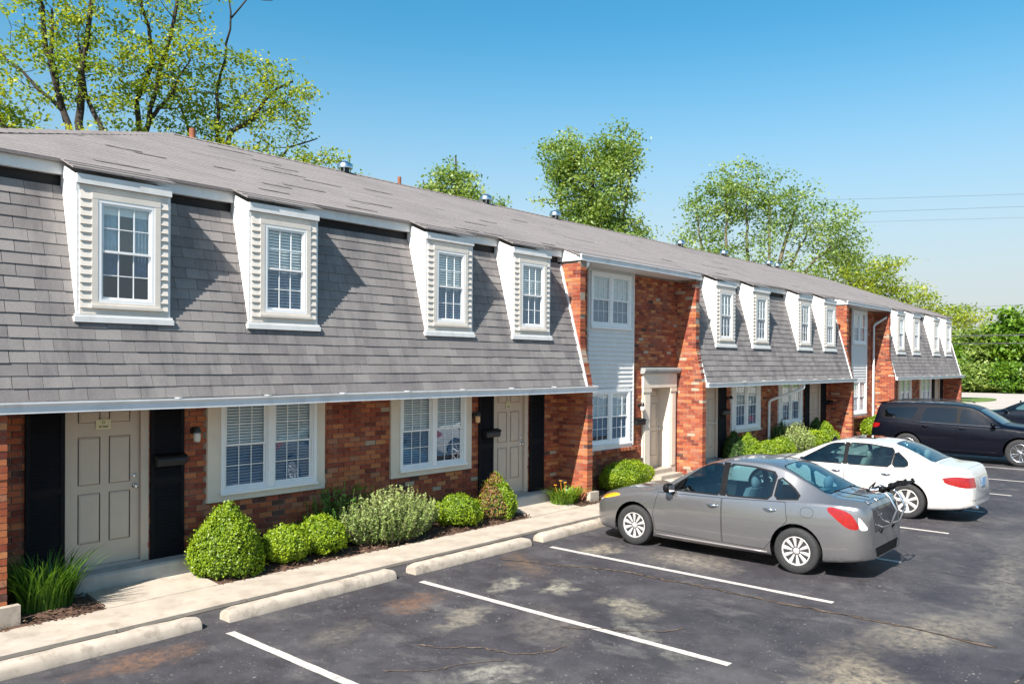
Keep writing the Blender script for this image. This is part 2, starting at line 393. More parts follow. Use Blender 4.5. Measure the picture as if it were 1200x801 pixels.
# ================================================================== GROUND
def sheet(name, poly, z, mat):
    mb = MB(); mb.add([(x, y, z) for x, y in poly], [tuple(range(len(poly)))]); o = mb.build(name, mat); return tag(o, kind='structure')
sheet('ground', [(-900, -900), (1500, -900), (1500, 1500), (-900, 1500)], -0.03, LAWN)
sheet('parking_lot', [(-60, -60), (56, -60), (56, .6), (-60, .6)], 0.0, ASPHALT)
sheet('road', [(45.5, -80), (98.5, -80), (98.5, 60), (64, 60), (50, 14), (45.5, 10)], -0.006, ROADC)
isl = []
for i in range(10):
    t = PI + PI * i / 9; isl.append((76.5 - 4.6 * math.cos(t), 6.2 + 1.6 * math.sin(t)))
isl += [(81.1, 40), (71.9, 40)]
mb = MB(); mb.prism_z(isl, -.004, .08); tag(mb.build('grass_island', LAWN), kind='structure')

# walkway with slabs along the front
DIRTJ = simple('joint_dirt', (.10, .08, .055), 1, var=.4, nscale=20)
walk = MB(); walk.box(-4, 46, -1.0, .72, -.05, .012); walk = tag(walk.build('sidewalk', DIRTJ), kind='structure')
for x0 in np.arange(-3.9, 45.9, 1.52):
    s_ = MB(); dz = random.uniform(-.003, .003)
    s_.box(x0 + .006, x0 + 1.514, -1.0, -.2, .012, .05 + dz); s_.build('paving_slab', CONC, walk)
# walks up to the steps (gently rising)
for (xa, xb) in ((3.95, 5.3), (11.55, 13.0), (16.75, 18.2), (19.6, 20.9), (27.3, 28.8), (35.2, 36.5), (42.8, 44.2)):
    s_ = MB(); s_.prism_x([(-.194, .012), (.46, .012), (.46, .10), (-.194, .052)], xa, xb); s_.build('entrance_slab', CONC, walk)
beds = [(2.4, 3.93), (5.32, 11.53), (13.02, 16.73), (18.22, 19.58), (20.92, 27.28), (28.82, 35.18), (36.52, 42.78)]
for xa, xb in beds:
    bm_ = MB(); n = int((xb - xa) / .12); ny = 8
    vs = []; 
    for i in range(n + 1):
        for j in range(ny + 1):
            x = xa + (xb - xa) * i / n; y = -.19 + .92 * j / ny
            edge = min(i, n - i, j) ; vs.append((x, y, .035 + min(edge, 2) * .014 + random.uniform(-.012, .016) + .05 * j / ny))
    fs = [(i * (ny + 1) + j, (i + 1) * (ny + 1) + j, (i + 1) * (ny + 1) + j + 1, i * (ny + 1) + j + 1) for i in range(n) for j in range(ny)]
    bm_.add(vs, fs); tag(bm_.build('planting_bed', MULCH, smooth=True), kind='structure')
# mulch chips
nch = 9000
cx = np.concatenate([rng.uniform(a, b, int(nch * (b - a) / 20)) for a, b in beds[:4]]); k = len(cx)
cyy = rng.uniform(-.24, .7, k); cz = .075 + .05 * (cyy + .2) + rng.uniform(-.01, .012, k); cz[cyy < -.19] = .056
dx = rng.normal(0, 1, (k, 3)); dx[:, 2] *= .25; dx /= np.linalg.norm(dx, axis=1)[:, None]
dy = np.cross(dx, np.array([0, 0, 1.]) + rng.normal(0, .35, (k, 3))); dy /= np.linalg.norm(dy, axis=1)[:, None]
L_ = rng.uniform(.012, .035, k)[:, None]; W_ = rng.uniform(.004, .010, k)[:, None]; C_ = np.stack([cx, cyy, cz], 1)
V4 = np.stack([C_ - dx * L_ - dy * W_, C_ + dx * L_ - dy * W_, C_ + dx * L_ + dy * W_, C_ - dx * L_ + dy * W_], 1)
CHIP = rnd_mat('mulch_chip', [(0, (.05, .025, .015)), (.4, (.10, .055, .03)), (.75, (.17, .10, .06)), (.93, (.30, .22, .15))], bmp=.1)
tag(link('mulch_chips', quads_mesh('mulch_chips', V4, rng.random(k), CHIP)), 'brown mulch chips scattered over the planting beds', 'mulch', kind='stuff')

# parking lines
X0, ST = 4.52, 2.74
for i in range(0, 16):
    x = X0 + i * ST; mb = MB()
    n = 26; ys = [-1.84 - 4.38 * j / n for j in range(n + 1)]
    if i > 6: ys = [-1.84 - 5.1 * j / n for j in range(n + 1)]
    vs = []
    for y in ys: vs += [(x - .05 + random.uniform(-.004, .004), y, .004), (x + .05 + random.uniform(-.004, .004), y, .004)]
    mb.add(vs, [(2 * j, 2 * j + 2, 2 * j + 3, 2 * j + 1) for j in range(n)])
    tag(mb.build('parking_line', LINE), kind='structure')
# sealed crack across the stalls
CRK = [(8.87, -1.8), (9.02, -2.2), (9.14, -2.61), (9.38, -3.1), (9.52, -3.6), (9.5, -4.1), (9.56, -4.62), (9.53, -5.3), (9.57, -5.95), (9.6, -6.6), (9.62, -7.05), (9.55, -8.04)]
def crack(pts, w, mat, z, name='pavement_crack'):
    P_ = [Vector((a, b, 0)) for a, b in pts]; Q = []
    for a, b in zip(P_, P_[1:]):
        for j in range(8): Q.append(a.lerp(b, j / 8) + Vector((random.gauss(0, .014), random.gauss(0, .014), 0)))
    Q.append(P_[-1]); vs = []
    for i, p in enumerate(Q):
        d = (Q[min(i + 1, len(Q) - 1)] - Q[max(0, i - 1)]).normalized(); nn = Vector((-d.y, d.x, 0)); ww = w * random.uniform(.35, 1.25)
        vs += [(p - nn * ww)[:2] + (z,), (p + nn * ww)[:2] + (z,)]
    mb = MB(); mb.add([tuple(v) for v in vs], [(2 * i, 2 * i + 2, 2 * i + 3, 2 * i + 1) for i in range(len(Q) - 1)])
    return tag(mb.build(name, mat), kind='structure')
CRM = simple('crack_silt', (.09, .06, .042), .95, var=.4, nscale=12, dirt=(.24, .20, .155), dscale=5, damt=.9)
CRD = simple('crack_dark', (.012, .012, .014), .95, var=.4, nscale=12, dirt=(.3, .26, .2), dscale=6, damt=.9)
crack(CRK, .028, CRM, .008); crack([(a + .01, b) for a, b in CRK], .008, CRD, .011)
crack([(7.0, -4.3), (7.3, -4.75), (7.5, -5.1), (7.75, -5.3), (7.9, -5.35)], .010, CRM, .008)
crack([(5.6, -3.6), (5.75, -3.9), (6.0, -4.15), (6.05, -4.5), (6.3, -4.7), (6.6, -4.75)], .014, CRM, .008)
crack([(4.9, -3.9), (5.2, -4.2), (5.5, -4.3), (5.9, -4.55)], .009, CRM, .008)
crack([(12.2, -1.9), (12.4, -3.5), (12.35, -5.2), (12.5, -7.5), (12.4, -9)], .008, CRD, .008)
crack([(-2, -8.6), (4, -7.9), (9, -8.4), (15, -8.2), (24, -8.5), (40, -8.1)], .010, CRD, .008)

# wheel stops
def wheel_stop(xa, xb, y, idx, rz=0):
    mb = MB(); L = xb - xa; n = 24; prof = [(-.085, .0), (-.080, .075), (-.058, .118), (-.03, .132), (.03, .132), (.058, .118), (.080, .075), (.085, 0)]
    vs = []
    for i in range(n + 1):
        t = i / n; e = min(t, 1 - t) * L; k = 1 if e > .07 else .80 + .20 * math.sqrt(max(0, 1 - ((.07 - e) / .07) ** 2)); zx = -L / 2 + L * t
        for (py, pz) in prof: vs.append((zx, py * 1.32 * (k * .4 + .6) + random.gauss(0, .0018), pz * k + (random.gauss(0, .0018) if pz > 0 else 0)))
    m_ = len(prof)
    fs = [(i * m_ + j, i * m_ + j + 1, (i + 1) * m_ + j + 1, (i + 1) * m_ + j) for i in range(n) for j in range(m_ - 1)] + [tuple(range(m_ - 1, -1, -1)), tuple(range(n * m_, (n + 1) * m_))]
    mb.add(vs, fs)
    o = mb.build('wheel_stop', CONC2, loc=((xa + xb) / 2, y, .001), smooth=True, sharp=45); o.rotation_euler.z = rz; return o
LAB = ['concrete wheel stop cut by the left edge of the picture', 'concrete wheel stop in front of the cone shaped and two small round bushes', 'concrete wheel stop in front of the pale feathery shrub',
       'concrete wheel stop under the nose of the grey sedan', 'concrete wheel stop of the empty stall between grey and white sedans', 'concrete wheel stop under the nose of the white sedan']
for i in range(6):
    a = X0 + (i - 1) * ST
    ob = wheel_stop(a + (.16 if i else -.2), a + ST - .15, -1.43 - (.03 if i == 2 else 0), i, rz=R([.0, .6, -.5, .8, 0, .3][i]))
    tag(ob, LAB[i], 'wheel stop', 'concrete wheel stops along the walkway')
for i in range(6, 15):
    a = X0 + (i - 1) * ST
    lab = {8: None}
    if i in (6, 7, 8): desc = ['concrete wheel stop one stall beyond the white sedan', 'concrete wheel stop two stalls beyond the white sedan', 'concrete wheel stop next to the rear of the black SUV'][i - 6]
    elif i == 9: desc = 'concrete wheel stop behind the rear bumper of the black SUV'
    else: continue
    tag(wheel_stop(a + .16, a + ST - .15, -1.43 + (0.45 if i == 9 else 0), i), desc, 'wheel stop', 'concrete wheel stops along the walkway')

# ================================================================== BUILDING
B = empty('apartment_building', (0, 0, 0), 'long red brick townhouse block with grey shingled mansard and white dormers', 'building')
RY = 0.75                                   # face of the recessed brick wall
GZ = 2.36; MTOP = 4.935
def my(z): return .75 * (z - 2.36) / 2.69   # mansard plane
XL, XR = 2.6, 44.75
# local x of mansard section -> world
SEC = [(2.65, 1.0), (18.42, .985), (33.97, .985)]
def LX(k, x): return SEC[k][0] + (x - 2.65) * SEC[k][1]
wing_x = [(2.79, 2.97), (13.48, 13.66), (18.33, 18.51), (29.08, 29.26), (33.85, 34.03), (44.5, 44.68)]
brick_items = []          # (axis, cx, cy, cz, length, thickness, rnd)
NV = 14
BRV = [(i + .5) / NV for i in range(NV)]
def rb(): return random.random()
def brick_row(a0, a1, z, off, holes):
    out = []; L, G = .203, .011
    a = a0 - off
    while a < a1:
        s, e = max(a, a0), min(a + L, a1)
        segs = [(s, e)]
        for (h0, h1, hz0, hz1) in holes:
            if z + .033 > hz0 and z - .033 < hz1:
                ns = []
                for (s1, e1) in segs:
                    if e1 <= h0 or s1 >= h1: ns.append((s1, e1))
                    else:
                        if s1 < h0: ns.append((s1, h0 - .004))
                        if e1 > h1: ns.append((h1 + .004, e1))
                segs = ns
        out += [(s1, e1) for s1, e1 in segs if e1 - s1 > .035]
        a += L + G
    return out
def brick_wall(x0, x1, z0, z1, holes, y=RY):
    z = z0 + .038; i = 0
    while z + .03 < z1:
        for s, e in brick_row(x0, x1, z, .107 * (i % 2) + random.uniform(0, .01), holes):
            brick_items.append(('x', (s + e) / 2, y - .004 + random.gauss(0, .0022), z, e - s, .024, rb()))
        z += .0762; i += 1
def front_y(z): return 0 if z < 2.42 else (.2 * (z - 2.42) / .85 if z < 3.27 else .2)
def wing(x0, x1, z1=5.0):
    z = .038; i = 0; t = x1 - x0
    while z + .03 < z1:
        f = front_y(z) + random.gauss(0, .0025) + (random.choice([0, 0, .012]) if z > 2.42 else 0)
        for s, e in brick_row(f, RY - .012, z, (.107 if i % 2 else 0), []):
            brick_items.append(('y', (x0 + x1) / 2 + random.gauss(0, .0022), (s + e) / 2, z, e - s, t, rb()))
        z += .0762; i += 1
core = MB()
holesM = []
DOORS = [(3.86, 4.72), (11.50, 12.36)]      # local leaf spans
WINS = [(5.62, 7.55), (8.88, 10.80)]        # local trim spans
for k in range(3):
    hs_ = []
    for a, b_ in DOORS: hs_.append((LX(k, a) - .09, LX(k, b_) + .09, 0, 2.42))
    for a, b_ in WINS: hs_.append((LX(k, a), LX(k, b_), .93, 2.42))
    x0 = LX(k, 2.65) + .14 if k else XL; x1 = [13.48, 29.08, 44.5][k]
    holesM.append(hs_)
    brick_wall(x0, x1, .0, 2.36, hs_)
# bays
BAY = [(13.66, 18.33), (29.26, 33.85)]
SID = [(14.45, 16.27), (31.12, 32.78)]
BD = [(17.02, 17.96), (29.65, 30.55)]
for k in range(2):
    hs_ = [(SID[k][0], SID[k][1], .97, 5.1), (BD[k][0] - .33, BD[k][1] + .27, 0, 2.80)]
    holesM.append(hs_)
    brick_wall(BAY[k][0], BAY[k][1], 0, 5.02, hs_)
for i, (a, b_) in enumerate(wing_x): wing(a, b_, 2.34 if i in (0, 5) else 5.0)
# rowlock sills under the bay windows
for k in range(2):
    x = SID[k][0] - .02
    while x < SID[k][1] + .12:
        brick_items.append(('r', x + .03, RY - .06, .915, .06, .17, rb())); x += .07
def px_area(it):
    ax, x, y, z, L, t, r_ = it
    P_ = Vector((x, y, z)); d = P_ - CAM; D = d.length
    if ax == 'x': a = L * .066 * abs(d.y) / D ** 3; 
    elif ax == 'y': a = (L * abs(d.x) + t * abs(d.y)) * .066 / D ** 3
    else: a = .06 * .1 * abs(d.y) / D ** 3
    return a if x > 2.9 else 0
brick_items.sort(key=px_area, reverse=True)
bcache = {}
rest = MB()
def brick_dims(it):
    ax, x, y, z, L, t, r_ = it
    if ax == 'x': return L, t, .066
    if ax == 'y': return t, L, .066
    return .06, .17, .075
for idx, it in enumerate(brick_items):
    dx_, dy_, dz_ = brick_dims(it); r_ = it[6]
    if idx < 300:
        v_ = min(NV - 1, int(r_ * NV)); key = (round(dx_, 2), round(dy_, 2), v_)
        if key not in bcache:
            mb = MB(); hx, hy, hz, c_ = round(dx_, 2) / 2, max(.01, round(dy_, 3)) / 2, .033, .003
            vs = []
            for (sx, sz) in ((-1, -1), (1, -1), (1, 1), (-1, 1)): vs.append((sx * hx, hy, sz * hz))
            for (sx, sz) in ((-1, -1), (1, -1), (1, 1), (-1, 1)): vs.append((sx * hx, -hy + c_, sz * hz))
            for (sx, sz) in ((-1, -1), (1, -1), (1, 1), (-1, 1)): vs.append((sx * (hx - c_), -hy, sz * (hz - c_)))
            fs = [(0, 3, 2, 1)] + [(i, (i + 1) % 4, (i + 1) % 4 + 4, i + 4) for i in range(4)] + [(i + 4, (i + 1) % 4 + 4, (i + 1) % 4 + 8, i + 8) for i in range(4)] + [(8, 9, 10, 11)]
            mb.add(vs, fs, BRV[v_]); bcache[key] = mb.mesh('brick', BRICK)
        link('brick', bcache[key], B, (it[1], it[2], it[3]))
    else:
        rest.box(it[1] - dx_ / 2, it[1] + dx_ / 2, it[2] - dy_ / 2, it[2] + dy_ / 2, it[3] - dz_ / 2, it[3] + dz_ / 2, r_)
tag(rest.build('brickwork', BRICK, B), kind='stuff')

# mortar backing with openings, wing cores, back of house
def panel_holes(mb, x0, x1, z0, z1, y0, y1, holes):
    xs = sorted({x0, x1} | {min(max(h, x0), x1) for hh in holes for h in hh[:2]}); zs = sorted({z0, z1} | {min(max(h, z0), z1) for hh in holes for h in hh[2:]})
    for a, b_ in zip(xs, xs[1:]):
        for c_, d_ in zip(zs, zs[1:]):
            mx_, mz_ = (a + b_) / 2, (c_ + d_) / 2
            if any(h[0] < mx_ < h[1] and h[2] < mz_ < h[3] for h in holes): continue
            mb.box(a, b_, y0, y1, c_, d_)
for k in range(3):
    x0 = LX(k, 2.65) + .14 if k else XL
    panel_holes(core, x0, [13.48, 29.08, 44.5][k], -.1, 2.34, RY, RY + .1, holesM[k])
for k in range(2): panel_holes(core, BAY[k][0], BAY[k][1], -.1, 5.04, RY, RY + .1, holesM[3 + k])
for i, (a, b_) in enumerate(wing_x):
    if i in (0, 5): core.prism_x([(.009, -.1), (.009, 2.34), (RY, 2.34), (RY, -.1)], a + .007, b_ - .007)
    else: core.prism_x([(.009, -.1), (.009, 2.42), (.212, 3.29), (.212, 5.0), (RY, 5.0), (RY, -.1)], a + .007, b_ - .007)
core.build('mortar_joints', MORTAR, B)
bk = MB()
bk.box(XL, XR, 9.65, 9.75, -.1, 5.1); bk.box(XL - .0, XL + .1, RY + .1, 9.65, -.1, 5.1); bk.box(44.6, 44.7, RY + .1, 9.65, -.1, 5.1)
bk.prism_x([(my(2.36) + .05, 2.36), (my(4.95) + .05, 4.95), (.84, 5.1), (.84, 2.36)], 44.51, 44.6)
bk.prism_x([(my(2.36) + .05, 2.36), (my(4.95) + .05, 4.95), (.84, 5.1), (.84, 2.36)], XL, XL + .05)
bm_ = simple('rear_brick', (.22, .06, .03), .9, var=.4, nscale=9, bmp=.4, bscale=30)
bk.build('rear_wall', bm_, B)
iw = MB(); iw.box(XL + .1, 44.6, RY + .75, RY + .8, -.1, 5.0); iw.build('interior_wall', DARKIN, B)

# mansard shingles
sh_items = []
SLv = Vector((0, .75, 2.69)).normalized(); SN = Vector((0, -SLv.z, SLv.y))
TAB = .305; EXPO = ((MTOP - 2.43) / SLv.z) / 18
for k in range(3):
    x0 = (LX(k, 2.65) + .12) if k else XL; x1 = [13.43, 29.03, 44.46][k]
    L = (MTOP - 2.43) / SLv.z; n = 18
    for i in range(n):
        s0 = i * EXPO; e_ = min(EXPO, L - s0)
        a = x0 - (TAB / 2 if i % 2 else 0) - random.uniform(0, .03)
        while a < x1:
            s, e = max(a, x0), min(a + TAB - .008, x1)
            if e - s > .03: sh_items.append((s, e, s0 + random.uniform(-.003, .003), e_ + .03, rb(), random.uniform(.010, .016)))
            a += TAB
def sh_mesh(mb, w, e_, th, r_, org=Vector((0, 0, 0))):
    def p(x, s, h): q = org + SLv * s + SN * h; return (org.x + x, q.y, q.z)
    mb.add([p(0, 0, 0), p(w, 0, 0), p(w, e_, -.004), p(0, e_, -.004), p(0, 0, th), p(w, 0, th), p(w, e_, .001), p(0, e_, .001)],
           [(4, 5, 6, 7), (0, 1, 5, 4), (1, 2, 6, 5), (3, 0, 4, 7)], r_)
dorm_l = [(3.76, 4.88), (5.98, 7.10), (9.25, 10.37), (11.45, 12.57)]
dorm = [(LX(k, a), LX(k, a) + 1.12) for k in range(3) for a, b_ in dorm_l]
def sh_area(it):
    s, e, s0, L, r_, th = it; x = (s + e) / 2; z = 2.43 + s0 * SLv.z; P_ = Vector((x, my(z), z)); d = P_ - CAM
    if x < 3.15 or any(a < x < b_ and z > 3.35 for a, b_ in dorm): return 0
    return (e - s) * abs(d.dot(SN)) / d.length ** 3
sh_items.sort(key=sh_area, reverse=True)
base_o = Vector((0, my(2.43), 2.43)); shc = {}; rest = MB()
for idx, (s, e, s0, L, r_, th) in enumerate(sh_items):
    o_ = base_o + SLv * s0
    if idx < 300:
        v_ = min(9, int(r_ * 10)); w = round(e - s, 2); key = (w, v_)
        if key not in shc: mb = MB(); sh_mesh(mb, w, EXPO + .03, .010 + .0006 * ((v_ * 7) % 10), v_ / 10 + .05); shc[key] = mb.mesh('shingle', SHINGLE)
        link('shingle', shc[key], B, (s, o_.y, o_.z))
    else: sh_mesh(rest, e - s, L, th, r_, Vector((s, o_.y, o_.z)))
tag(rest.build('mansard_shingles', SHINGLE, B), kind='stuff')
# deck behind the shingles, starter trim, rake trims
dk = MB(); MWn = []
for k in range(3):
    x0 = (LX(k, 2.65) + .1) if k else XL; x1 = [13.47, 29.07, 44.49][k]
    dk.prism_x([(my(2.40) + .012, 2.40), (my(4.95) + .012, 4.95), (my(4.95) + .05, 4.95), (my(2.40) + .05, 2.40)], x0, x1)
    # vent gap and its shadow under the fascia, coloured in as one dark board
    dk.box(x0, x1, .775, .80, 4.90, 5.15)
dk.build('mansard_deck', simple('deck_dark', (.02, .02, .022), .9), B)
for k in range(3):
    xe = [13.43, 29.03, 44.46][k]
    rt = MB(); rt.prism_x([(my(2.42) - .035, 2.42), (my(4.95) - .035, 4.95), (my(4.95) + .03, 4.95), (my(2.42) + .03, 2.42)], xe, xe + .045); rt.build('rake_trim', WHITE, B)
    if k:
        xs_ = LX(k, 2.65) + .075; rt = MB(); rt.prism_x([(my(2.42) - .03, 2.42), (my(4.95) - .03, 4.95), (my(4.95) + .03, 4.95), (my(2.42) + .03, 2.42)], xs_, xs_ + .04); rt.build('rake_trim', BLACKM if False else WHITE, B)
# lower gutters
def gutter(x0, x1, y0, z0, nm='gutter'):
    mb = MB(); h, w = .125, .115
    prof = [(0, .0), (0, .075), (-.022, .105), (-.022, h), (-.012, h), (-.012, .108), (.008, .08), (.008, .01), (w - .01, .01), (w - .01, h), (w, h), (w, 0)]
    vs = []; n = max(2, int((x1 - x0) / 1.2)); m_ = len(prof)
    for i in range(n + 1):
        x = x0 + (x1 - x0) * i / n; dz = .004 * math.sin(x * .9) + random.uniform(-.002, .002)
        vs += [(x, y0 + a, z0 + b_ + dz) for a, b_ in prof]
    fs = [(i * m_ + j, (i + 1) * m_ + j, (i + 1) * m_ + (j + 1) % m_, i * m_ + (j + 1) % m_) for i in range(n) for j in range(m_)]
    mb.add(vs, fs)
    cap = [(0, 0), (0, .075), (-.022, .105), (-.022, h), (w, h), (w, 0)]
    mb.prism_x([(y0 + a, z0 + b_) for a, b_ in cap], x0 - .003, x0); mb.prism_x([(y0 + a, z0 + b_) for a, b_ in cap], x1, x1 + .003)
    return mb.build(nm, GUTTER, B)
gspan = [(XL - .1, 13.72), (18.5, 29.35), (34.02, 44.95)]
for a, b_ in gspan:
    g = gutter(a, b_, -.075, 2.30)
    dr = MB(); dr.prism_x([(.032, 2.405), (.028, 2.445), (.04, 2.45), (.06, 2.41)], a, b_); dr.build('drip_edge', WHITE, B)
    # joints and straps
    x = a + random.uniform(2, 3)
    while x < b_ - .5:
        j_ = MB(); j_.box(x, x + .05, -.1, .03, 2.424, 2.431); j_.build('gutter_strap', GUTTER, g); x += 1.25
for k in range(3):
    sf = MB(); x0 = (LX(k, 2.65) + .1) if k else XL
    sf.box(x0, [13.47, 29.07, 44.49][k], .045, RY - .008, 2.345, 2.365); sf.box(x0, [13.47, 29.07, 44.49][k], .045, .06, 2.30, 2.344); sf.build('soffit', TAN, B)

# ---- windows
def sash_window(parent, x0, x1, z0, z1, y, cols=3, rows=2, cover='blind', fine=True, frame_w=.05, fm=VINYL, seed=0, screen=True):
    """double hung unit: frame, two sashes with muntins, panes, blind"""
    rr = random.Random(seed)
    fr = MB(); w = frame_w
    fr.box(x0, x1, y, y + .06, z1 - w, z1); fr.box(x0, x1, y, y + .06, z0, z0 + w)
    fr.box(x0, x0 + w, y + .001, y + .06, z0 + w, z1 - w); fr.box(x1 - w, x1, y + .001, y + .06, z0 + w, z1 - w)
    fr.build('window_frame', fm, parent)
    a, b_, c_, d_ = x0 + w, x1 - w, z0 + w, z1 - w; mid = (c_ + d_) / 2; s = .028
    for up in (1, 0):
        zz0, zz1 = (mid - .012, d_) if up else (c_, mid + .012); yy = y + (.012 if up else .028)
        sm = MB()
        sm.box(a, b_, yy, yy + .022, zz1 - s, zz1); sm.box(a, b_, yy, yy + .022, zz0, zz0 + s)
        sm.box(a, a + s, yy + .001, yy + .022, zz0 + s, zz1 - s); sm.box(b_ - s, b_, yy + .001, yy + .022, zz0 + s, zz1 - s)
        ia, ib, ic, id_ = a + s, b_ - s, zz0 + s, zz1 - s; t = .0055
        for i in range(1, cols): x = ia + (ib - ia) * i / cols; sm.box(x - t, x + t, yy + .004, yy + .016, ic, id_)
        for j in range(1, rows): z = ic + (id_ - ic) * j / rows; sm.box(ia, ib, yy + .005, yy + .015, z - t, z + t)
        sm.build('sash', fm, parent)
        gm = WGLASS if (up or not screen) else DGLASS
        if fine:
            for i in range(cols):
                for j in range(rows):
                    xa = ia + (ib - ia) * i / cols + (t if i else 0); xb = ia + (ib - ia) * (i + 1) / cols - (t if i < cols - 1 else 0)
                    za = ic + (id_ - ic) * j / rows + (t if j else 0); zb_ = ic + (id_ - ic) * (j + 1) / rows - (t if j < rows - 1 else 0)
                    p = MB(); p.box(xa, xb, yy + .009, yy + .012, za, zb_); p.build('pane', gm, parent)
        else:
            p = MB(); p.box(ia, ib, yy + .009, yy + .012, ic, id_); p.build('pane', gm, parent)
    # behind the glass
    yb = y + .064
    if cover == 'blind':
        mb = MB(); z = d_; drop = c_ + rr.choice([0, 0, .0, .12])
        ang = rr.uniform(.9, 1.02)
        while z > drop:
            mb.prism_x([(yb + .012, z), (yb + .001, z - .031 * ang), (yb - .0005, z - .030 * ang), (yb + .0105, z + .001)], a, b_); z -= .042
        mb.build('blind', BLINDM, parent)
    elif cover == 'curtain':
        mb = MB(); n = 24
        for (ca, cb) in ((a, a + (b_ - a) * .4), (b_ - (b_ - a) * .35, b_)):
            vs = []; mb = MB()
            for i in range(n + 1):
                x = ca + (cb - ca) * i / n; yy = yb + .012 + .010 * math.sin(i * 1.3 + seed)
                vs += [(x, yy, c_ + .3), (x, yy, d_)]
            mb.add(vs, [(2 * i, 2 * i + 2, 2 * i + 3, 2 * i + 1) for i in range(n)]); mb.build('curtain', CURTAIN, parent, smooth=True)
        mb = MB(); mb.box(a, b_, yb, yb + .01, d_ - .12, d_); mb.build('roller_shade', BLINDM, parent)
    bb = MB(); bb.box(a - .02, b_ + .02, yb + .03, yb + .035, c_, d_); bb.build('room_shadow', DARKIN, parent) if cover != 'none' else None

def box_ring(mb, x0, x1, z0, z1, w, y0, y1, bottom=True):
    mb.box(x0, x1, y0, y1, z1 - w, z1)
    if bottom: mb.box(x0, x1, y0, y1, z0, z0 + w)
    zb_ = z0 + w if bottom else z0
    mb.box(x0, x0 + w, y0 + .0015, y1, zb_, z1 - w); mb.box(x1 - w, x1, y0 + .0015, y1, zb_, z1 - w)

# ---- dormers
dl = ['white dormer', ] 
for di, (xa, xb) in enumerate(dorm):
    near = di < 4
    y0 = .27; zb_, zt = 3.33, 5.06
    d = MB()
    sides = []
    for (s0, s1) in ((xa, xa + .03), (xb - .03, xb)):
        d = MB(); sides.append(d); d.prism_x([(y0 + .012, zb_ + .02), (my(zb_) + .03, zb_ + .02), (my(4.95) + .03, 4.95), (.74, 5.20), (y0 + .012, 5.02)], s0, s1)
    dm = bpy.data.objects.new('dormer', None); col.objects.link(dm); dm.parent = B
    for d in sides: d.build('side_panel', WHITE, dm)
    f = MB(); f.prism_x([(y0, 4.86), (y0, 5.045), (.62, 5.19), (.66, 5.06)], xa - .012, xa); f.build('rake_board', WHITE, dm)
    f = MB(); f.box(xa + .03, xb - .03, y0 + .075, y0 + .085, zb_, 5.03); f.build('dormer_backing', DARKIN, dm) if False else None
    for q in (xa, xb - .035): f = MB(); f.box(q, q + .035, y0, y0 + .012, 3.42, 4.94); f.build('corner_board', WHITE, dm)
    f = MB(); f.box(xa - .035, xb + .03, y0 - .045, y0 + .03, zb_, 3.395); f.box(xa - .02, xb + .018, y0 - .03, y0 + .03, 3.396, 3.425); f.build('dormer_sill', WHITE, dm)
    f = MB(); f.box(xa - .005, xb + .005, y0 - .03, y0 + .01, 4.945, 5.055); f.build('dormer_fascia', WHITE, dm)
    f = MB(); f.box(xa + .035, xb - .035, y0 + .004, y0 + .012, 4.87, 4.94); f.build('frieze_board', CREAM, dm); f = MB(); f.box(xa + .035, xb - .035, y0 - .008, y0 + .012, 3.43, 3.50); f.build('apron_board', CREAM, dm)
    cx0, cx1, cz0, cz1 = xa + .165, xb - .135, 3.50, 4.86
    f = MB(); box_ring(f, cx0, cx1, cz0, cz1, .07, y0 - .022, y0 + .03); f.build('window_casing', CREAM, dm)
    f = MB(); f.box(cx0 - .015, cx1 + .015, y0 - .045, y0 - .023, cz0 + .0, cz0 + .035); f.build('window_ledge', CREAM, dm)
    # siding boards either side
    nb = 14; hh = (4.87 - 3.50) / nb; joined = MB()
    for i in range(nb):
        for (s0, s1) in ((xa + .035, cx0), (cx1, xb - .035)):
            mb = MB() if near else joined
            z = 3.50 + i * hh
            mb.prism_x([(y0 - .020, z), (y0 - .002, z + hh), (y0 + .012, z + hh), (y0 + .012, z)], s0, s1)
            if near: mb.build('siding_board', CREAM, dm)
    if not near: tag(joined.build('siding', CREAM, dm), kind='stuff')
    cov = ['curtain', 'blind', 'blind', 'blind', 'blind', 'blind', 'curtain', 'blind', 'blind', 'blind', 'curtain', 'blind'][di]
    sash_window(dm, cx0 + .07, cx1 - .07, cz0 + .07, cz1 - .07, y0 - .018, fine=near, cover=cov, frame_w=.04, seed=di + 5)

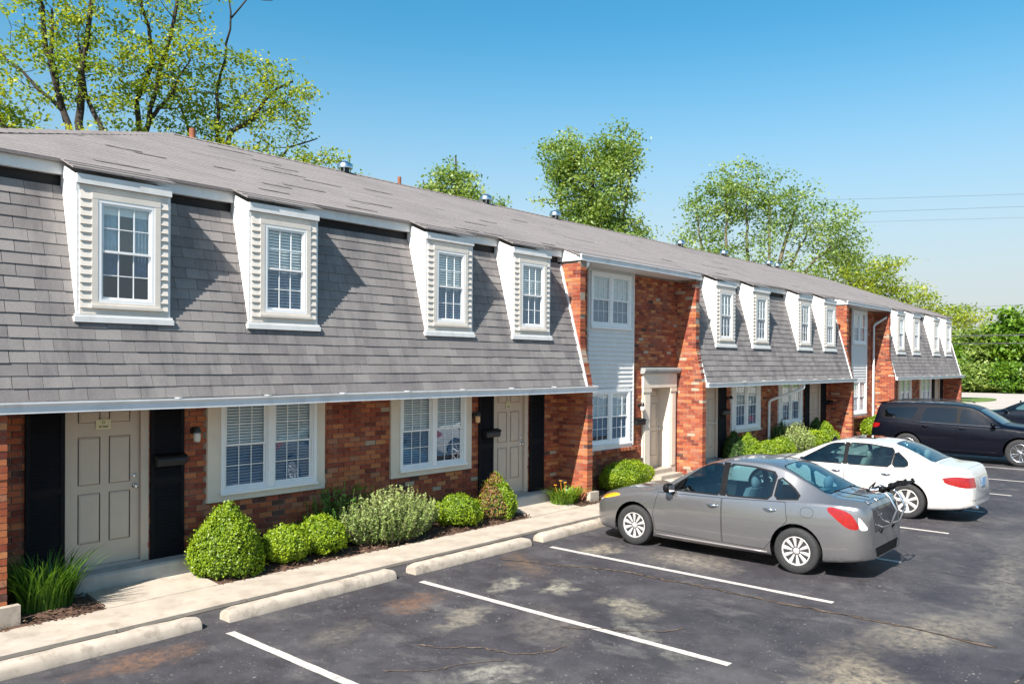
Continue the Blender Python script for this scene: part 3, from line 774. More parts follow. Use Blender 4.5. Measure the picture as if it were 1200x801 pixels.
# ---- mansard ground floor fittings
def door(k, x0, x1, zb_, zt, y, fine, mirror=False):
    d = MB(); d.box(x0, x1, y, y + .045, zb_, zt); dr = d.build('door', TAUPE, B)
    w = x1 - x0; h = zt - zb_
    rows_ = [(.885, .965), (.50, .80), (.14, .45)]
    for (a, b_) in ((.13, .44), (.56, .87)):
        for (c_, d_) in rows_:
            xa, xb, za, zb2 = x0 + a * w, x0 + b_ * w, zb_ + c_ * h, zb_ + d_ * h
            g = MB(); box_ring(g, xa, xb, za, zb2, .012, y - .0015, y + .001); g.build('panel_groove_shade', TAUPE_SHADE, dr)  # flat ring on the leaf, groove shade given by its darker colour
            p = MB(); i_ = .03
            vs = [(xa + .014, y - .001, za + .014), (xb - .014, y - .001, za + .014), (xb - .014, y - .001, zb2 - .014), (xa + .014, y - .001, zb2 - .014),
                  (xa + i_, y - .009, za + i_), (xb - i_, y - .009, za + i_), (xb - i_, y - .009, zb2 - i_), (xa + i_, y - .009, zb2 - i_)]
            p.add(vs, [(4, 5, 6, 7), (0, 1, 5, 4), (1, 2, 6, 5), (2, 3, 7, 6), (3, 0, 4, 7)]); p.build('door_panel', TAUPE, dr)
    kx = x0 + .93 * w
    kn = MB(); kn.lathe([(.0, -.075), (.02, -.072), (.028, -.055), (.02, -.035), (.011, -.03), (.011, -.008), (.03, -.006), (.03, 0)], (kx, y, zb_ + .47 * h), 'y', 14); kn.build('door_knob', CHROME, dr, smooth=True)
    kn = MB(); kn.lathe([(.0, -.02), (.02, -.018), (.026, -.004), (.026, 0)], (kx, y, zb_ + .535 * h), 'y', 14); kn.build('deadbolt', CHROME, dr, smooth=True)
    return dr
def shutter(x0, x1, z0, z1, y):
    mb = MB(); w = .05
    box_ring(mb, x0, x1, z0, z1, w, y - .03, y); zm = (z0 + z1) / 2
    mb.box(x0 + w, x1 - w, y - .029, y, zm - .04, zm + .04); mb.box(x0 + w, x1 - w, y - .008, y, z0 + w, z1 - w)
    for (a, b_) in ((z0 + w, zm - .04), (zm + .04, z1 - w)):
        z = a + .01
        while z < b_ - .03:
            mb.prism_x([(y - .026, z), (y - .009, z + .035), (y - .009, z + .028), (y - .026, z - .006)], x0 + w + .001, x1 - w - .001); z += .045
    return mb.build('shutter', BLACK, B)
for k in range(3):
    f_ = k == 0
    for di, (a, b_) in enumerate(DOORS):
        xa, xb = LX(k, a), LX(k, b_); xb = xa + .86
        dr = door(k, xa, xb, .335, 2.335, RY + .03, f_)
        for (q0, q1) in ((xa - .085, xa - .004), (xb + .004, xb + .105)): fr = MB(); fr.box(q0, q1, RY - .02, RY + .08, .30, 2.34); fr.build('door_frame', TAUPE, B)
        th = MB(); th.box(xa - .003, xb + .003, RY - .06, RY + .09, .30, .333); th.build('threshold', ALU, B)
        st = MB(); st.prism_x([(.47, .02), (.46, .27), (.485, .295), (RY - .035, .298), (RY - .035, .02)], xa - .12, xb + (.62 if di == 0 else .62)); st.build('door_step', STEPC, B)
    if k < 3:
        for (a, b_) in ((3.37, 3.80), (4.84, 5.29), (11.02, 11.42), (12.50, 12.95)): shutter(LX(k, a), LX(k, b_), .29, 2.335, RY - .022)
    for wi, (a, b_) in enumerate(WINS):
        xa, xb = LX(k, a), LX(k, a) + 1.93 * (1 if k == 0 else .985)
        t = MB(); z0 = .93; yy = RY - .055
        t.box(xa, xb, yy, RY + .07, z0, z0 + .10); t.box(xa, xa + .19, yy + .002, RY + .07, z0 + .10, 2.34); t.box(xb - .16, xb, yy + .002, RY + .07, z0 + .10, 2.34)
        wd = t.build('window', TAN if k != 1 else WHITE, B)
        ix0, ix1 = xa + .19, xb - .16; iz0, iz1 = z0 + .10, 2.34
        m_ = MB(); box_ring(m_, ix0, ix1, iz0, iz1, .055, yy - .02, RY); mm = (ix0 + ix1) / 2; m_.box(mm - .05, mm + .05, yy - .016, RY, iz0 + .055, iz1 - .055); m_.build('window_surround', VINYL, wd)
        m_ = MB(); m_.box(ix0 - .01, ix1 + .01, yy - .045, yy - .021, iz0 - .012, iz0 + .028); m_.build('window_sill', VINYL, wd)
        for (s0, s1) in ((ix0 + .055, mm - .05), (mm + .05, ix1 - .055)):
            sash_window(wd, s0, s1, iz0 + .055, iz1 - .02, yy + .005, fine=f_, cover='blind', frame_w=.022, seed=int(s0 * 10))

# ---- bays with siding, windows and the pilastered entrance
for k in range(2):
    sx0, sx1 = SID[k]
    p = MB(); p.box(sx0, sx1, RY - .035, RY + .1, .975, 5.02)
    # cut by window holes: built as rings
    p = MB(); wx0, wx1 = (sx0 + .08, sx1 - .16); holes = [(wx0 + .06, wx1 - .06, 1.10, 2.26), (wx0 + .06, wx1 - .06, 3.76, 4.88)]
    panel_holes(p, sx0, sx1, .975, 5.02, RY - .03, RY + .1, holes); pan = p.build('siding_panel', GREYSIDE, B)
    z = 1.02; n = 0; joined = MB(); hh = .102
    while z + hh < 5.0:
        spans = [(sx0 + .015, sx1 - .03)]
        if .95 < z < 2.30: spans = [(sx0 + .015, wx0 - .005), (wx1 + .005, sx1 - .03)] if z > 1.0 else spans
        if 3.60 < z < 4.93: spans = [(sx0 + .015, wx0 - .005), (wx1 + .005, sx1 - .03)]
        for (a, b_) in spans:
            mb = MB() if k == 0 else joined
            mb.prism_x([(RY - .056, z), (RY - .036, z + hh), (RY - .031, z + hh), (RY - .031, z)], a, b_)
            if k == 0: mb.build('siding_board', GREYSIDE, pan)
        z += hh
    if k: tag(joined.build('siding', GREYSIDE, pan), kind='stuff')
    mb = MB(); mb.box(sx1 - .03, sx1, RY - .062, RY - .031, .98, 5.0); mb.build('corner_trim', WHITE, pan)
    for (z0, z1, low) in ((1.06, 2.30, 1), (3.70, 4.92, 0)):
        t = MB(); yy = RY - .075; box_ring(t, wx0, wx1, z0, z1, .06, yy, RY - .03); mm = (wx0 + wx1) / 2; t.box(mm - .035, mm + .035, yy + .002, RY, z0 + .06, z1 - .06)
        wd = t.build('window', VINYL, B)
        if low:
            ap = MB(); ap.box(wx0 - .02, wx1 + .02, yy - .03, RY - .031, z0 - .16, z0 - .003); ap.prism_x([(yy - .055, z0 - .03), (yy - .055, z0 - .003), (yy - .0305, z0 + .003), (yy - .0305, z0 - .04)], wx0 - .03, wx1 + .03); ap.build('window_apron', WHITE, wd)
        else:
            ap = MB(); ap.box(wx0 - .01, wx1 + .01, yy - .02, RY - .031, z0 - .04, z0 - .003); ap.build('window_sill', VINYL, wd)
        for (s0, s1) in ((wx0 + .06, mm - .035), (mm + .035, wx1 - .06)):
            sash_window(wd, s0, s1, z0 + .06, z1 - .06, yy + .01, fine=(k == 0), cover='blind', frame_w=.025, seed=int(s0 * 7 + z0))
    # entrance
    dx0, dx1 = BD[k]; zt = 2.30
    pil = bpy.data.objects.new('entrance_surround', None); col.objects.link(pil); pil.parent = B
    for (a, b_) in ((dx0 - .33, dx0), (dx1, dx1 + .27)):
        e = MB(); e.box(a, b_, RY - .06, RY + .36, .06, zt); e.build('pilaster', TAN, pil)
    for (a, b_) in ((dx0 - .33, dx0), (dx1, dx1 + .27)):
        c_ = MB(); c_.box(a - .02, b_ + .005, RY - .085, RY - .061, zt - .10, zt - .02); c_.box(a + .05, b_ - .05, RY - .075, RY - .061, .35, zt - .16); c_.build('pilaster_trim', TAN, pil)
    c_ = MB(); c_.box(dx0 - .34, dx1 + .28, RY - .075, RY + .36, zt + .002, 2.64); c_.build('entablature', TAN, pil)
    c_ = MB(); c_.prism_x([(RY - .13, 2.66), (RY - .16, 2.72), (RY - .16, 2.77), (RY + .02, 2.79), (RY + .02, 2.642), (RY - .08, 2.642)], dx0 - .40, dx1 + .34); c_.build('cornice', STEPC, pil)
    door(9, dx0 + .002, dx1 - .002, .30, zt, RY + .27, True)
    st = MB(); st.box(dx0 - .02, dx1 + .02, .36, RY + .30, .04, .19); st.box(dx0 + .02, dx1 - .02, .62, RY + .28, .192, .295); st.build('door_step', CONC, B)
    # mansard-height eave over the bay
    a, b_ = BAY[k]; a -= .22; b_ += .14
    ev = MB(); ev.prism_x([(.27, 5.0), (.27, 5.10), (.60, 5.235), (.78, 5.235), (.78, 5.0)], a, b_); ev.build('eave_box', WHITE, B)
    g = gutter(a + .02, b_, .17, 5.005)
# downspouts
def downspout(pts, lbl=None):
    mb = MB(); P_ = [Vector(p) for p in pts]; Q = [P_[0]]
    for i in range(1, len(P_) - 1):
        a, b_, c_ = P_[i - 1], P_[i], P_[i + 1]; r_ = min(.09, (b_ - a).length * .4, (c_ - b_).length * .4)
        p1 = b_ + (a - b_).normalized() * r_; p2 = b_ + (c_ - b_).normalized() * r_
        for t in (0, .33, .66, 1): Q.append(p1.lerp(b_, t).lerp(b_.lerp(p2, t), t))
    Q.append(P_[-1]); mb.tube(Q, .042, 8)
    return mb.build('downspout', WHITE, B, smooth=True, sharp=50)
dsx = LX(1, 8.08)
downspout([(dsx + .95, -.02, 2.31), (dsx + .95, -.02, 2.16), (dsx, RY - .08, 1.78), (dsx, RY - .08, .2)])
downspout([(34.0, .22, 5.03), (34.0, .22, 4.86), (33.45, RY - .09, 4.45), (33.45, RY - .09, .15)])
downspout([(13.74, .22, 5.03), (13.74, .22, 4.90), (13.76, RY - .09, 4.75), (13.76, RY - .09, .2)])
# fascia along the mansards
for k in range(3):
    x0 = (LX(k, 2.65) + .08) if k else XL - .3; x1 = [13.46, 29.06, 45.0][k]
    f = MB(); f.box(x0, x1, .655, .68, 5.09, 5.245); f.build('fascia', WHITE, B)
    f = MB(); f.box(x0, x1, .681, .78, 5.10, 5.12); f.build('fascia_soffit', WHITE, B)

# ---- roof: stepped courses
EY, EZ, RGY, RGZ = .60, 5.262, 5.25, 7.17
sl = (RGZ - EZ) / (RGY - EY)
XH0, XH1 = 2.1, 45.1             # eave corners of the hips
RX0, RX1 = 7.3, 40.0             # ridge ends
rf = MB(); nC = 34
def hipx(t): return XH0 + (RX0 - XH0) * t, XH1 + (RX1 - XH1) * t
for i in range(nC):
    t0, t1 = i / nC, (i + 1) / nC + .004
    y0, y1 = EY + (RGY - EY) * t0, EY + (RGY - EY) * t1
    z0, z1 = EZ + (RGZ - EZ) * t0, EZ + (RGZ - EZ) * t1
    a0, b0 = hipx(t0); a1, b1 = hipx(min(1, t1)); nS = 46
    edges = sorted([random.random() for _ in range(nS)]); xs_ = [0] + edges + [1]
    for u, w in zip(xs_, xs_[1:]):
        lift = .003 + random.uniform(0, .0015) + (random.uniform(.003, .010) if random.random() < .015 else 0)
        xa, xb = a0 + (b0 - a0) * u, a0 + (b0 - a0) * w; xc, xd = a1 + (b1 - a1) * u, a1 + (b1 - a1) * w
        rf.add([(xa, y0, z0), (xb, y0, z0), (xb, y0, z0 + lift), (xa, y0, z0 + lift), (xd, y1, z1 + .001), (xc, y1, z1 + .001)],
               [(0, 1, 2, 3), (3, 2, 4, 5)], rb())
rfo = tag(rf.build('roof_shingles', ROOF, B), kind='stuff')
# solid deck incl. back slope and hips
rd = MB(); RB = 9.95
rd.add([(XH0, EY, EZ - .003), (XH1, EY, EZ - .003), (RX1, RGY, RGZ - .003), (RX0, RGY, RGZ - .003), (XH0, RB, EZ - .003), (XH1, RB, EZ - .003),
        (XH0, EY, EZ - .035), (XH1, EY, EZ - .035), (XH1, RB, EZ - .035), (XH0, RB, EZ - .035)],
       [(0, 1, 2, 3), (3, 2, 5, 4), (0, 3, 4), (1, 5, 2), (0, 6, 7, 1), (1, 7, 8, 5), (5, 8, 9, 4), (4, 9, 6, 0), (6, 9, 8, 7)])
rd.build('roof_deck', ROOF, B)
# hip and ridge caps
cp = MB()
def cap_line(P0, P1, n):
    P0, P1 = Vector(P0), Vector(P1); d = (P1 - P0) / n; dn = d.normalized(); side = dn.cross(Vector((0, 0, 1))).normalized()
    for i in range(n):
        a = P0 + d * i; b_ = P0 + d * (i + 1.12); h0 = .022; h1 = .010
        cp.add([tuple(a - side * .13 + Vector((0, 0, -.035))), tuple(a + Vector((0, 0, h0))), tuple(a + side * .13 + Vector((0, 0, -.035))),
                tuple(b_ - side * .13 + Vector((0, 0, -.045))), tuple(b_ + Vector((0, 0, h1))), tuple(b_ + side * .13 + Vector((0, 0, -.045)))], [(0, 1, 4, 3), (1, 2, 5, 4), (0, 2, 1)], rb())
cap_line((RX0, RGY, RGZ), (RX1, RGY, RGZ), 150); cap_line((XH0, EY, EZ + .02), (RX0, RGY, RGZ), 32); cap_line((XH1, EY, EZ + .02), (RX1, RGY, RGZ), 32)
tag(cp.build('ridge_caps', ROOF, B), kind='stuff')
# roof skirts over dormers and eaves
def skirt(x0, x1, yf, nm):
    mb = MB(); zf = EZ - sl * (EY - yf) * .95; n = 3
    for i in range(n):
        t0, t1 = i / n, (i + 1) / n; y0, y1 = yf + (EY + .02 - yf) * t0, yf + (EY + .02 - yf) * t1; z0, z1 = zf + (EZ + .014 - zf) * t0, zf + (EZ + .014 - zf) * t1
        segs = sorted([x0, x1] + [random.uniform(x0, x1) for _ in range(int((x1 - x0) * 2))])
        for a, b_ in zip(segs, segs[1:]):
            l = .013 + random.uniform(0, .004); j = random.uniform(-.006, .006) if i == 0 else 0
            mb.add([(a, y0 + j, z0 - .014), (b_, y0 + j, z0 - .014), (b_, y0 + j, z0 + l), (a, y0 + j, z0 + l), (b_, y1, z1), (a, y1, z1), (b_, y1, z1 - .014), (a, y1, z1 - .014)],
                   [(0, 1, 2, 3), (3, 2, 4, 5), (0, 7, 6, 1), (0, 3, 5, 7), (1, 6, 4, 2)], rb())
    return mb.build(nm, ROOF, B)
for (a, b_) in dorm: skirt(a - .06, b_ + .05, .215, 'dormer_roof')
for k in range(2): skirt(BAY[k][0] - .24, BAY[k][1] + .16, .19, 'eave_roof')
# lifted / torn shingles that read as dark streaks
LIFT = MB(); TORN = simple('torn_shingle', (.14, .125, .121), .95, var=.4, nscale=6)
for (x, t, L) in ((4.9, .36, .5), (5.25, .31, .45), (4.2, .07, .7), (7.7, .86, .9), (8.3, .74, .6), (8.5, .66, .5), (7.9, .52, .9), (8.6, .46, .8), (7.0, .22, .5), (6.55, .36, .35), (7.55, .26, .8), (8.7, .21, .9), (10.3, .55, .7),
                  (6.6, .09, .5), (8.1, .05, .6), (11.5, .2, .6), (12.5, .32, .5), (14.8, .55, .5), (11.2, .03, .5), (10.4, .04, .6), (12.9, .03, .4), (19, .22, .5), (21, .08, .6), (23, .3, .6), (24.5, .5, .6), (27, .15, .5)):
    tc = round(t * nC) / nC; y = EY + (RGY - EY) * tc; z = EZ + (RGZ - EZ) * tc
    n = 5
    for j in range(n):
        xa = x + L * j / n; xb = x + L * (j + 1) / n; h = .009 + random.uniform(0, .006)
        LIFT.add([(xa, y - .012, z + .004), (xb, y - .012, z + .004), (xb, y - .010, z + h), (xa, y - .010, z + h), (xb, y + .09, z + .040), (xa, y + .09, z + .040)], [(0, 1, 2, 3), (3, 2, 4, 5)])
tag(LIFT.build('torn_shingles', TORN, B), kind='stuff')
# foundation blocks at wing feet
for i, (a, b_) in enumerate(wing_x):
    if i % 2 == 0 and i: continue
    mb = MB(); mb.box(a - .02, b_ + .10, -.10, -.012, .02, .26); mb.build('foundation_block', CONC2, B)

# ================================================================== things on the building
def wall_light(x, z, label, lit_jar, y=RY - .012):
    e = empty('wall_light', (x, y, z), label, 'wall light', 'black jar lights on the brick wall')
    mb = MB(); mb.lathe([(.0, -.03), (.045, -.026), (.05, 0)], (0, 0, .02), 'y', 14); mb.tube([(0, -.02, .03), (0, -.07, .05), (0, -.10, .04)], .012, 8); mb.build('bracket', BLACKM, e, smooth=True, sharp=40)
    mb = MB(); mb.lathe([(.0, .055), (.03, .05), (.052, .01), (.054, -.03), (.05, -.03)], (0, -.11, .03), 'z', 16); mb.build('cap', BLACKM, e, smooth=True, sharp=40)
    mb = MB(); mb.lathe([(.043, 0), (.046, -.04), (.045, -.10), (.036, -.125), (0, -.13)], (0, -.11, .0), 'z', 16); mb.build('glass_jar', lit_jar, e, smooth=True)
    return e
JAR = simple('frosted_jar', (.62, .58, .52), .25, var=.05); JAR_SUNLIT = simple('sunlit_jar', (.75, .42, .2), .25, var=.08)  # second jar has the amber of sunlight put into its colour
wall_light(5.43, 1.92, 'black jar light between left black shutter and first window', JAR)
wall_light(10.90, 1.90, 'jar light painted sunlit amber between second ground floor window and black shutter', JAR_SUNLIT)
wall_light(16.55, 1.88, 'jar light left of the columned entrance door', JAR)
wall_light(LX(1, 5.42), 1.92, 'black jar light under the second section of mansard roof', JAR)
def mailbox(x, z, label, y=RY - .012, rx=0):
    e = empty('mailbox', (x, y, z), label, 'mailbox', 'black wall mailboxes')
    mb = MB(); mb.prism_x([(0, -.07), (-.10, -.07), (-.115, .0), (-.10, .05), (0, .07)], -.19, .19); mb.build('box', BLACKM, e)
    mb = MB(); mb.prism_x([(0, .085), (-.03, .085), (-.125, .055), (-.125, .03), (-.118, .03), (-.118, .05), (-.03, .075), (0, .075)], -.2, .2); mb.build('lid', PLASTIC, e)
    return e
mailbox(5.07, 1.58, 'black mailbox on the shutter right of the first door', RY - .055)
mailbox(11.30, 1.55, 'black mailbox on shutter left of the second door', RY - .055)
mailbox(16.52, 1.50, 'black mailbox left of the columned entrance', RY - .012)
mailbox(LX(1, 5.08), 1.56, 'black mailbox beside the first door of the second section', RY - .055)
mailbox(28.83, 1.56, 'black mailbox on the brick at the right end of second section', RY - .012)
# notice on first door
def notice(x, z, y, w, h, label):
    e = empty('door_notice', (x, y, z), label, 'notice')
    mb = MB(); mb.box(-w / 2, w / 2, -.002, 0, -h / 2, h / 2); mb.build('paper_sheet', PAPER, e)
    mb = MB()
    for i in range(16):
        a0, a1 = 2 * PI * i / 16, 2 * PI * (i + 1) / 16; r0, r1 = .012, .019; cz_ = h * .2
        mb.add([(r0 * math.cos(a0), -.0035, cz_ + r0 * math.sin(a0)), (r1 * math.cos(a0), -.0035, cz_ + r1 * math.sin(a0)), (r1 * math.cos(a1), -.0035, cz_ + r1 * math.sin(a1)), (r0 * math.cos(a1), -.0035, cz_ + r0 * math.sin(a1))], [(0, 1, 2, 3)])
    mb.build('emblem', OLIVE, e)
    mb = MB(); rr = random.Random(3); xx = -w * .31            # too small to read in the photograph: two words of dark print
    for gi in range(8):
        if gi == 3: xx += w * .05
        gw = w * .058; zc = -h * .24; hh_ = h * .085
        mb.box(xx, xx + gw * .3, -.0038, -.0022, zc - hh_, zc + hh_)
        if gi % 3 != 1: mb.box(xx + gw * .3, xx + gw * .8, -.0038, -.0022, zc + hh_ * .6, zc + hh_)
        if gi % 2: mb.box(xx + gw * .3, xx + gw * .8, -.0038, -.0022, zc - hh_, zc - hh_ * .6)
        mb.box(xx + gw * .8, xx + gw * 1.05, -.0038, -.0022, zc - hh_ * rr.choice([1, 1, .2]), zc + hh_)
        xx += w * .078
    mb.build('lettering', INK, e)
    return e
notice(4.27, 2.085, RY + .019, .18, .125, 'pale yellow notice with dark lettering on the first front door')
notice(LX(0, 11.5) + .40, 2.06, RY + .019, .13, .13, 'small cream notice on the second front door')
mb = MB(); mb.box(-.05, .05, -.003, 0, .0, .09, .5); 
e = empty('door_hanger', (17.5, RY + .268, 1.78), 'blue and yellow paper tag hanging on the columned entrance door', 'door hanger')
a = MB(); a.box(-.03, .03, -.004, 0, 0, .12); a.build('blue_tag', simple('tag_blue', (.08, .16, .35), .6), e)
a = MB(); a.box(-.04, .04, -.006, -.002, -.12, -.005); a.build('yellow_tag', simple('tag_yellow', (.6, .33, .06), .6), e)

# roof vents and pipes
def vent(x, label, s=1.0, y=5.2):
    e = empty('roof_vent', (x, y, 7.13), label, 'roof vent', 'metal mushroom vents along the ridge')
    mb = MB(); mb.lathe([(.10 * s, 0), (.09 * s, .14 * s)], (0, 0, 0), 'z', 14); mb.build('vent_pipe', BLACKM, e, smooth=True, sharp=40)
    mb = MB(); mb.lathe([(.17 * s, .10 * s), (.175 * s, .16 * s), (.14 * s, .22 * s), (.07 * s, .26 * s), (0, .27 * s)], (0, 0, 0), 'z', 16); mb.build('vent_cap', ALU, e, smooth=True, sharp=60)
    for j in range(4):
        t = PI / 4 + j * PI / 2; mb = MB(); mb.tube([(.12 * s * math.cos(t), .12 * s * math.sin(t), .02), (.15 * s * math.cos(t), .15 * s * math.sin(t), .14 * s)], .012, 5); mb.build('vent_leg', ALU, e)
for (x, l, s_) in ((11.3, 'roof vent nearest the left hip of the ridge', 1.0), (15.95, 'ridge vent in front of the small tree', 1.0), (18.95, 'ridge vent at the foot of the dense oval tree', 1.0),
               (26.3, 'ridge vent left of the tall many stemmed tree', 1.0), (29.7, 'ridge vent below the left stems of the tall tree', 1.0), (33.9, 'left one of the close pair of far ridge vents', 1.0), (34.8, 'right one of the close pair of far ridge vents', .9)):
    vent(x, l, s_)
def pipe(x, y, z, h, r_, label):
    mb = MB(); mb.tube([(0, 0, 0), (0, 0, h)], r_, 12); o = mb.build('vent_pipe', RUST, loc=(x, y, z), smooth=True, sharp=40); tag(o, label, 'pipe', 'rusty pipes above the ridge')
pipe(7.75, 5.3, 7.1, .27, .06, 'short rusty pipe behind the left end of the ridge'); pipe(12.95, 5.25, 7.12, .22, .045, 'short rusty pipe on the ridge left of the small tree')


# ================================================================== PLANTS
def unit(n): v = rng.normal(0, 1, (n, 3)); return v / np.linalg.norm(v, axis=1)[:, None]
def leaf_quads(C, nrm, L, W, tilt=.5):
    """diamond leaves at C with rough normals nrm"""
    n = len(C); nn = nrm + rng.normal(0, tilt, (n, 3)); nn /= np.linalg.norm(nn, axis=1)[:, None]
    t = np.cross(nn, unit(n)); t /= np.linalg.norm(t, axis=1)[:, None]; b = np.cross(nn, t)
    L = np.asarray(L).reshape(-1, 1); W = np.asarray(W).reshape(-1, 1)
    return np.stack([C - t * L, C + b * W - t * L * .1, C + t * L, C - b * W - t * L * .1], 1)
def lump(p, seed, f=3.0):
    r_ = np.random.default_rng(seed); A = r_.normal(0, f, (6, 3)); ph = r_.uniform(0, 6.28, 6)
    return np.sin(p @ A.T + ph).mean(1)
def clipped_bush(name, label, loc, rx, ry, h, shape, n, mat, seed, group=None, leaf=.017, dead=0):
    """dense clipped shrub: shape 'ball' or 'cone'"""
    e = empty(name, loc, label, 'bush', group)
    d = unit(n * 2); d = d[d[:, 2] > -.75][:n]; k = len(d)
    if shape == 'cone':
        t = (rng.random(k)) ** .8; ang = rng.uniform(0, 2 * PI, k)
        prof = lambda t_: np.where(t_ < .22, .80 + .20 * np.sin(t_ / .22 * PI / 2), np.cos((t_ - .22) / .78 * PI / 2) ** .85)
        rr_ = prof(t); P_ = np.stack([rx * rr_ * np.cos(ang), ry * rr_ * np.sin(ang), h * t], 1)
        nr = np.stack([np.cos(ang), np.sin(ang), .25 + t * .9], 1)
    else:
        P_ = np.stack([d[:, 0] * rx, d[:, 1] * ry, (d[:, 2] * .52 + .48) * h], 1)
        P_[:, :2] *= (1 + .10 * (np.abs(d[:, 2]) < .6))[:, None]; nr = d.copy()
    nr /= np.linalg.norm(nr, axis=1)[:, None]
    b = lump(P_ / max(rx, .01), seed, 3.2) * .17 + lump(P_ / max(rx, .01), seed + 1, 9) * .11
    depth = rng.exponential(.035, k) / max(rx, .2) * .45
    c0 = np.array([0, 0, h * .4]); P_ = c0 + (P_ - c0) * (1 + b - depth)[:, None] + rng.normal(0, .006, (k, 3))
    out = rng.random(k) < .08; P_[out] += nr[out] * rng.uniform(.01, .055, (out.sum(), 1))
    P_[:, 2] = np.maximum(P_[:, 2], .01)
    rnd = np.clip(rng.normal(.5, .2, k) + b * 2.0, 0, 1)
    V = leaf_quads(P_, nr, rng.uniform(.7, 1.3, k) * leaf, rng.uniform(.5, .8, k) * leaf, .75)
    if dead:
        msk = (P_[:, 0] < -rx * .30) | ((P_[:, 2] > h * .82) & (P_[:, 0] < 0))
        msk &= rng.random(k) < .85
        link('foliage', quads_mesh('foliage', V[~msk], rnd[~msk], mat), e); link('dead_foliage', quads_mesh('dead_foliage', V[msk][::2], rnd[msk][::2], L_BROWN), e)
    else: link('foliage', quads_mesh('foliage', V, rnd, mat), e)
    # woody dense inside
    bm = bmesh.new(); bmesh.ops.create_icosphere(bm, subdivisions=3, radius=1)
    for v in bm.verts:
        q = v.co.normalized()
        if shape == 'cone':
            t_ = (q.z + 1) / 2; rr_ = float(np.where(t_ < .22, .80, math.cos(max(0, (t_ - .22)) / .78 * PI / 2) ** .85)) * .80
            hv = Vector((q.x, q.y, 0)); hv = hv.normalized() if hv.length > 1e-4 else hv
            v.co = Vector((hv.x * rx * rr_, hv.y * ry * rr_, t_ * h * .88))
        else: v.co = Vector((q.x * rx * .84, q.y * ry * .84, (q.z * .46 + .47) * h))
    me = bpy.data.meshes.new('inner_branches'); bm.to_mesh(me); bm.free(); me.materials.append(INNER)
    me.polygons.foreach_set('use_smooth', [True] * len(me.polygons)); link('inner_branches', me, e)
    return e
INNER = simple('inner_twigs', (.035, .06, .012), 1, var=.5, nscale=20, bmp=1, bscale=60)
G_B = 'clipped green bushes along the front beds'
clipped_bush('boxwood_bush', 'largest cone shaped bush, right of the first front door', (5.62, .16, .06), .47, .43, .96, 'cone', 15000, L_BOX, 1, G_B)
clipped_bush('boxwood_bush', 'small round bush next to the large cone shaped bush', (6.50, .18, .06), .30, .30, .50, 'ball', 7500, L_BOX, 2, G_B)
clipped_bush('boxwood_bush', 'round bush touching the pale feathery shrub', (7.12, .20, .07), .35, .33, .54, 'ball', 8500, L_BOX, 3, G_B)
clipped_bush('boxwood_bush', 'small yellow green ball bush right of the pale feathery shrub', (9.95, .18, .07), .40, .34, .54, 'ball', 8000, L_BOX, 4, G_B)
clipped_bush('boxwood_bush', 'rounded bush with a brown dead side by the second front door', (10.95, .20, .07), .40, .36, .78, 'cone', 10000, L_BOX, 5, G_B, dead=1)
clipped_bush('boxwood_bush', 'boxy round bush beneath the sided bay window', (15.40, .34, .06), .70, .36, .64, 'ball', 12000, L_BOX, 6, G_B, leaf=.02)
clipped_bush('boxwood_bush', 'bright cone bush beside the dark shutter of the second section', (21.35, .22, .06), .50, .42, .92, 'cone', 8000, L_BOX, 7, G_B, leaf=.024)
clipped_bush('boxwood_bush', 'dark bush half hidden behind the bright cone bush', (20.95, .42, .06), .40, .30, .98, 'cone', 5000, L_DARK, 8, G_B, leaf=.024)
clipped_bush('boxwood_bush', 'low round bush right of the bright cone bush, over the grey roof', (22.5, .20, .06), .50, .36, .62, 'ball', 5000, L_BOX, 9, G_B, leaf=.024)
clipped_bush('boxwood_bush', 'low round bush left of the white downspout', (23.55, .20, .06), .5, .36, .66, 'ball', 5000, L_BOX, 10, G_B, leaf=.024)
clipped_bush('boxwood_bush', 'low round bush right of the silvery shrub', (26.1, .16, .06), .52, .36, .70, 'ball', 5000, L_BOX, 11, G_B, leaf=.024)
clipped_bush('boxwood_bush', 'cone bush before the far door of the second section', (27.15, .18, .06), .50, .4, .98, 'cone', 6000, L_BOX, 12, G_B, leaf=.024)
clipped_bush('boxwood_bush', 'dark bush behind the cone bush at the far door', (27.0, .44, .06), .45, .3, 1.02, 'cone', 4000, L_DARK, 13, G_B, leaf=.024)
clipped_bush('boxwood_bush', 'round bush at the foot of the far downspout behind the black SUV', (32.2, .1, .06), .8, .45, .92, 'ball', 6000, L_BOX, 14, G_B, leaf=.03)

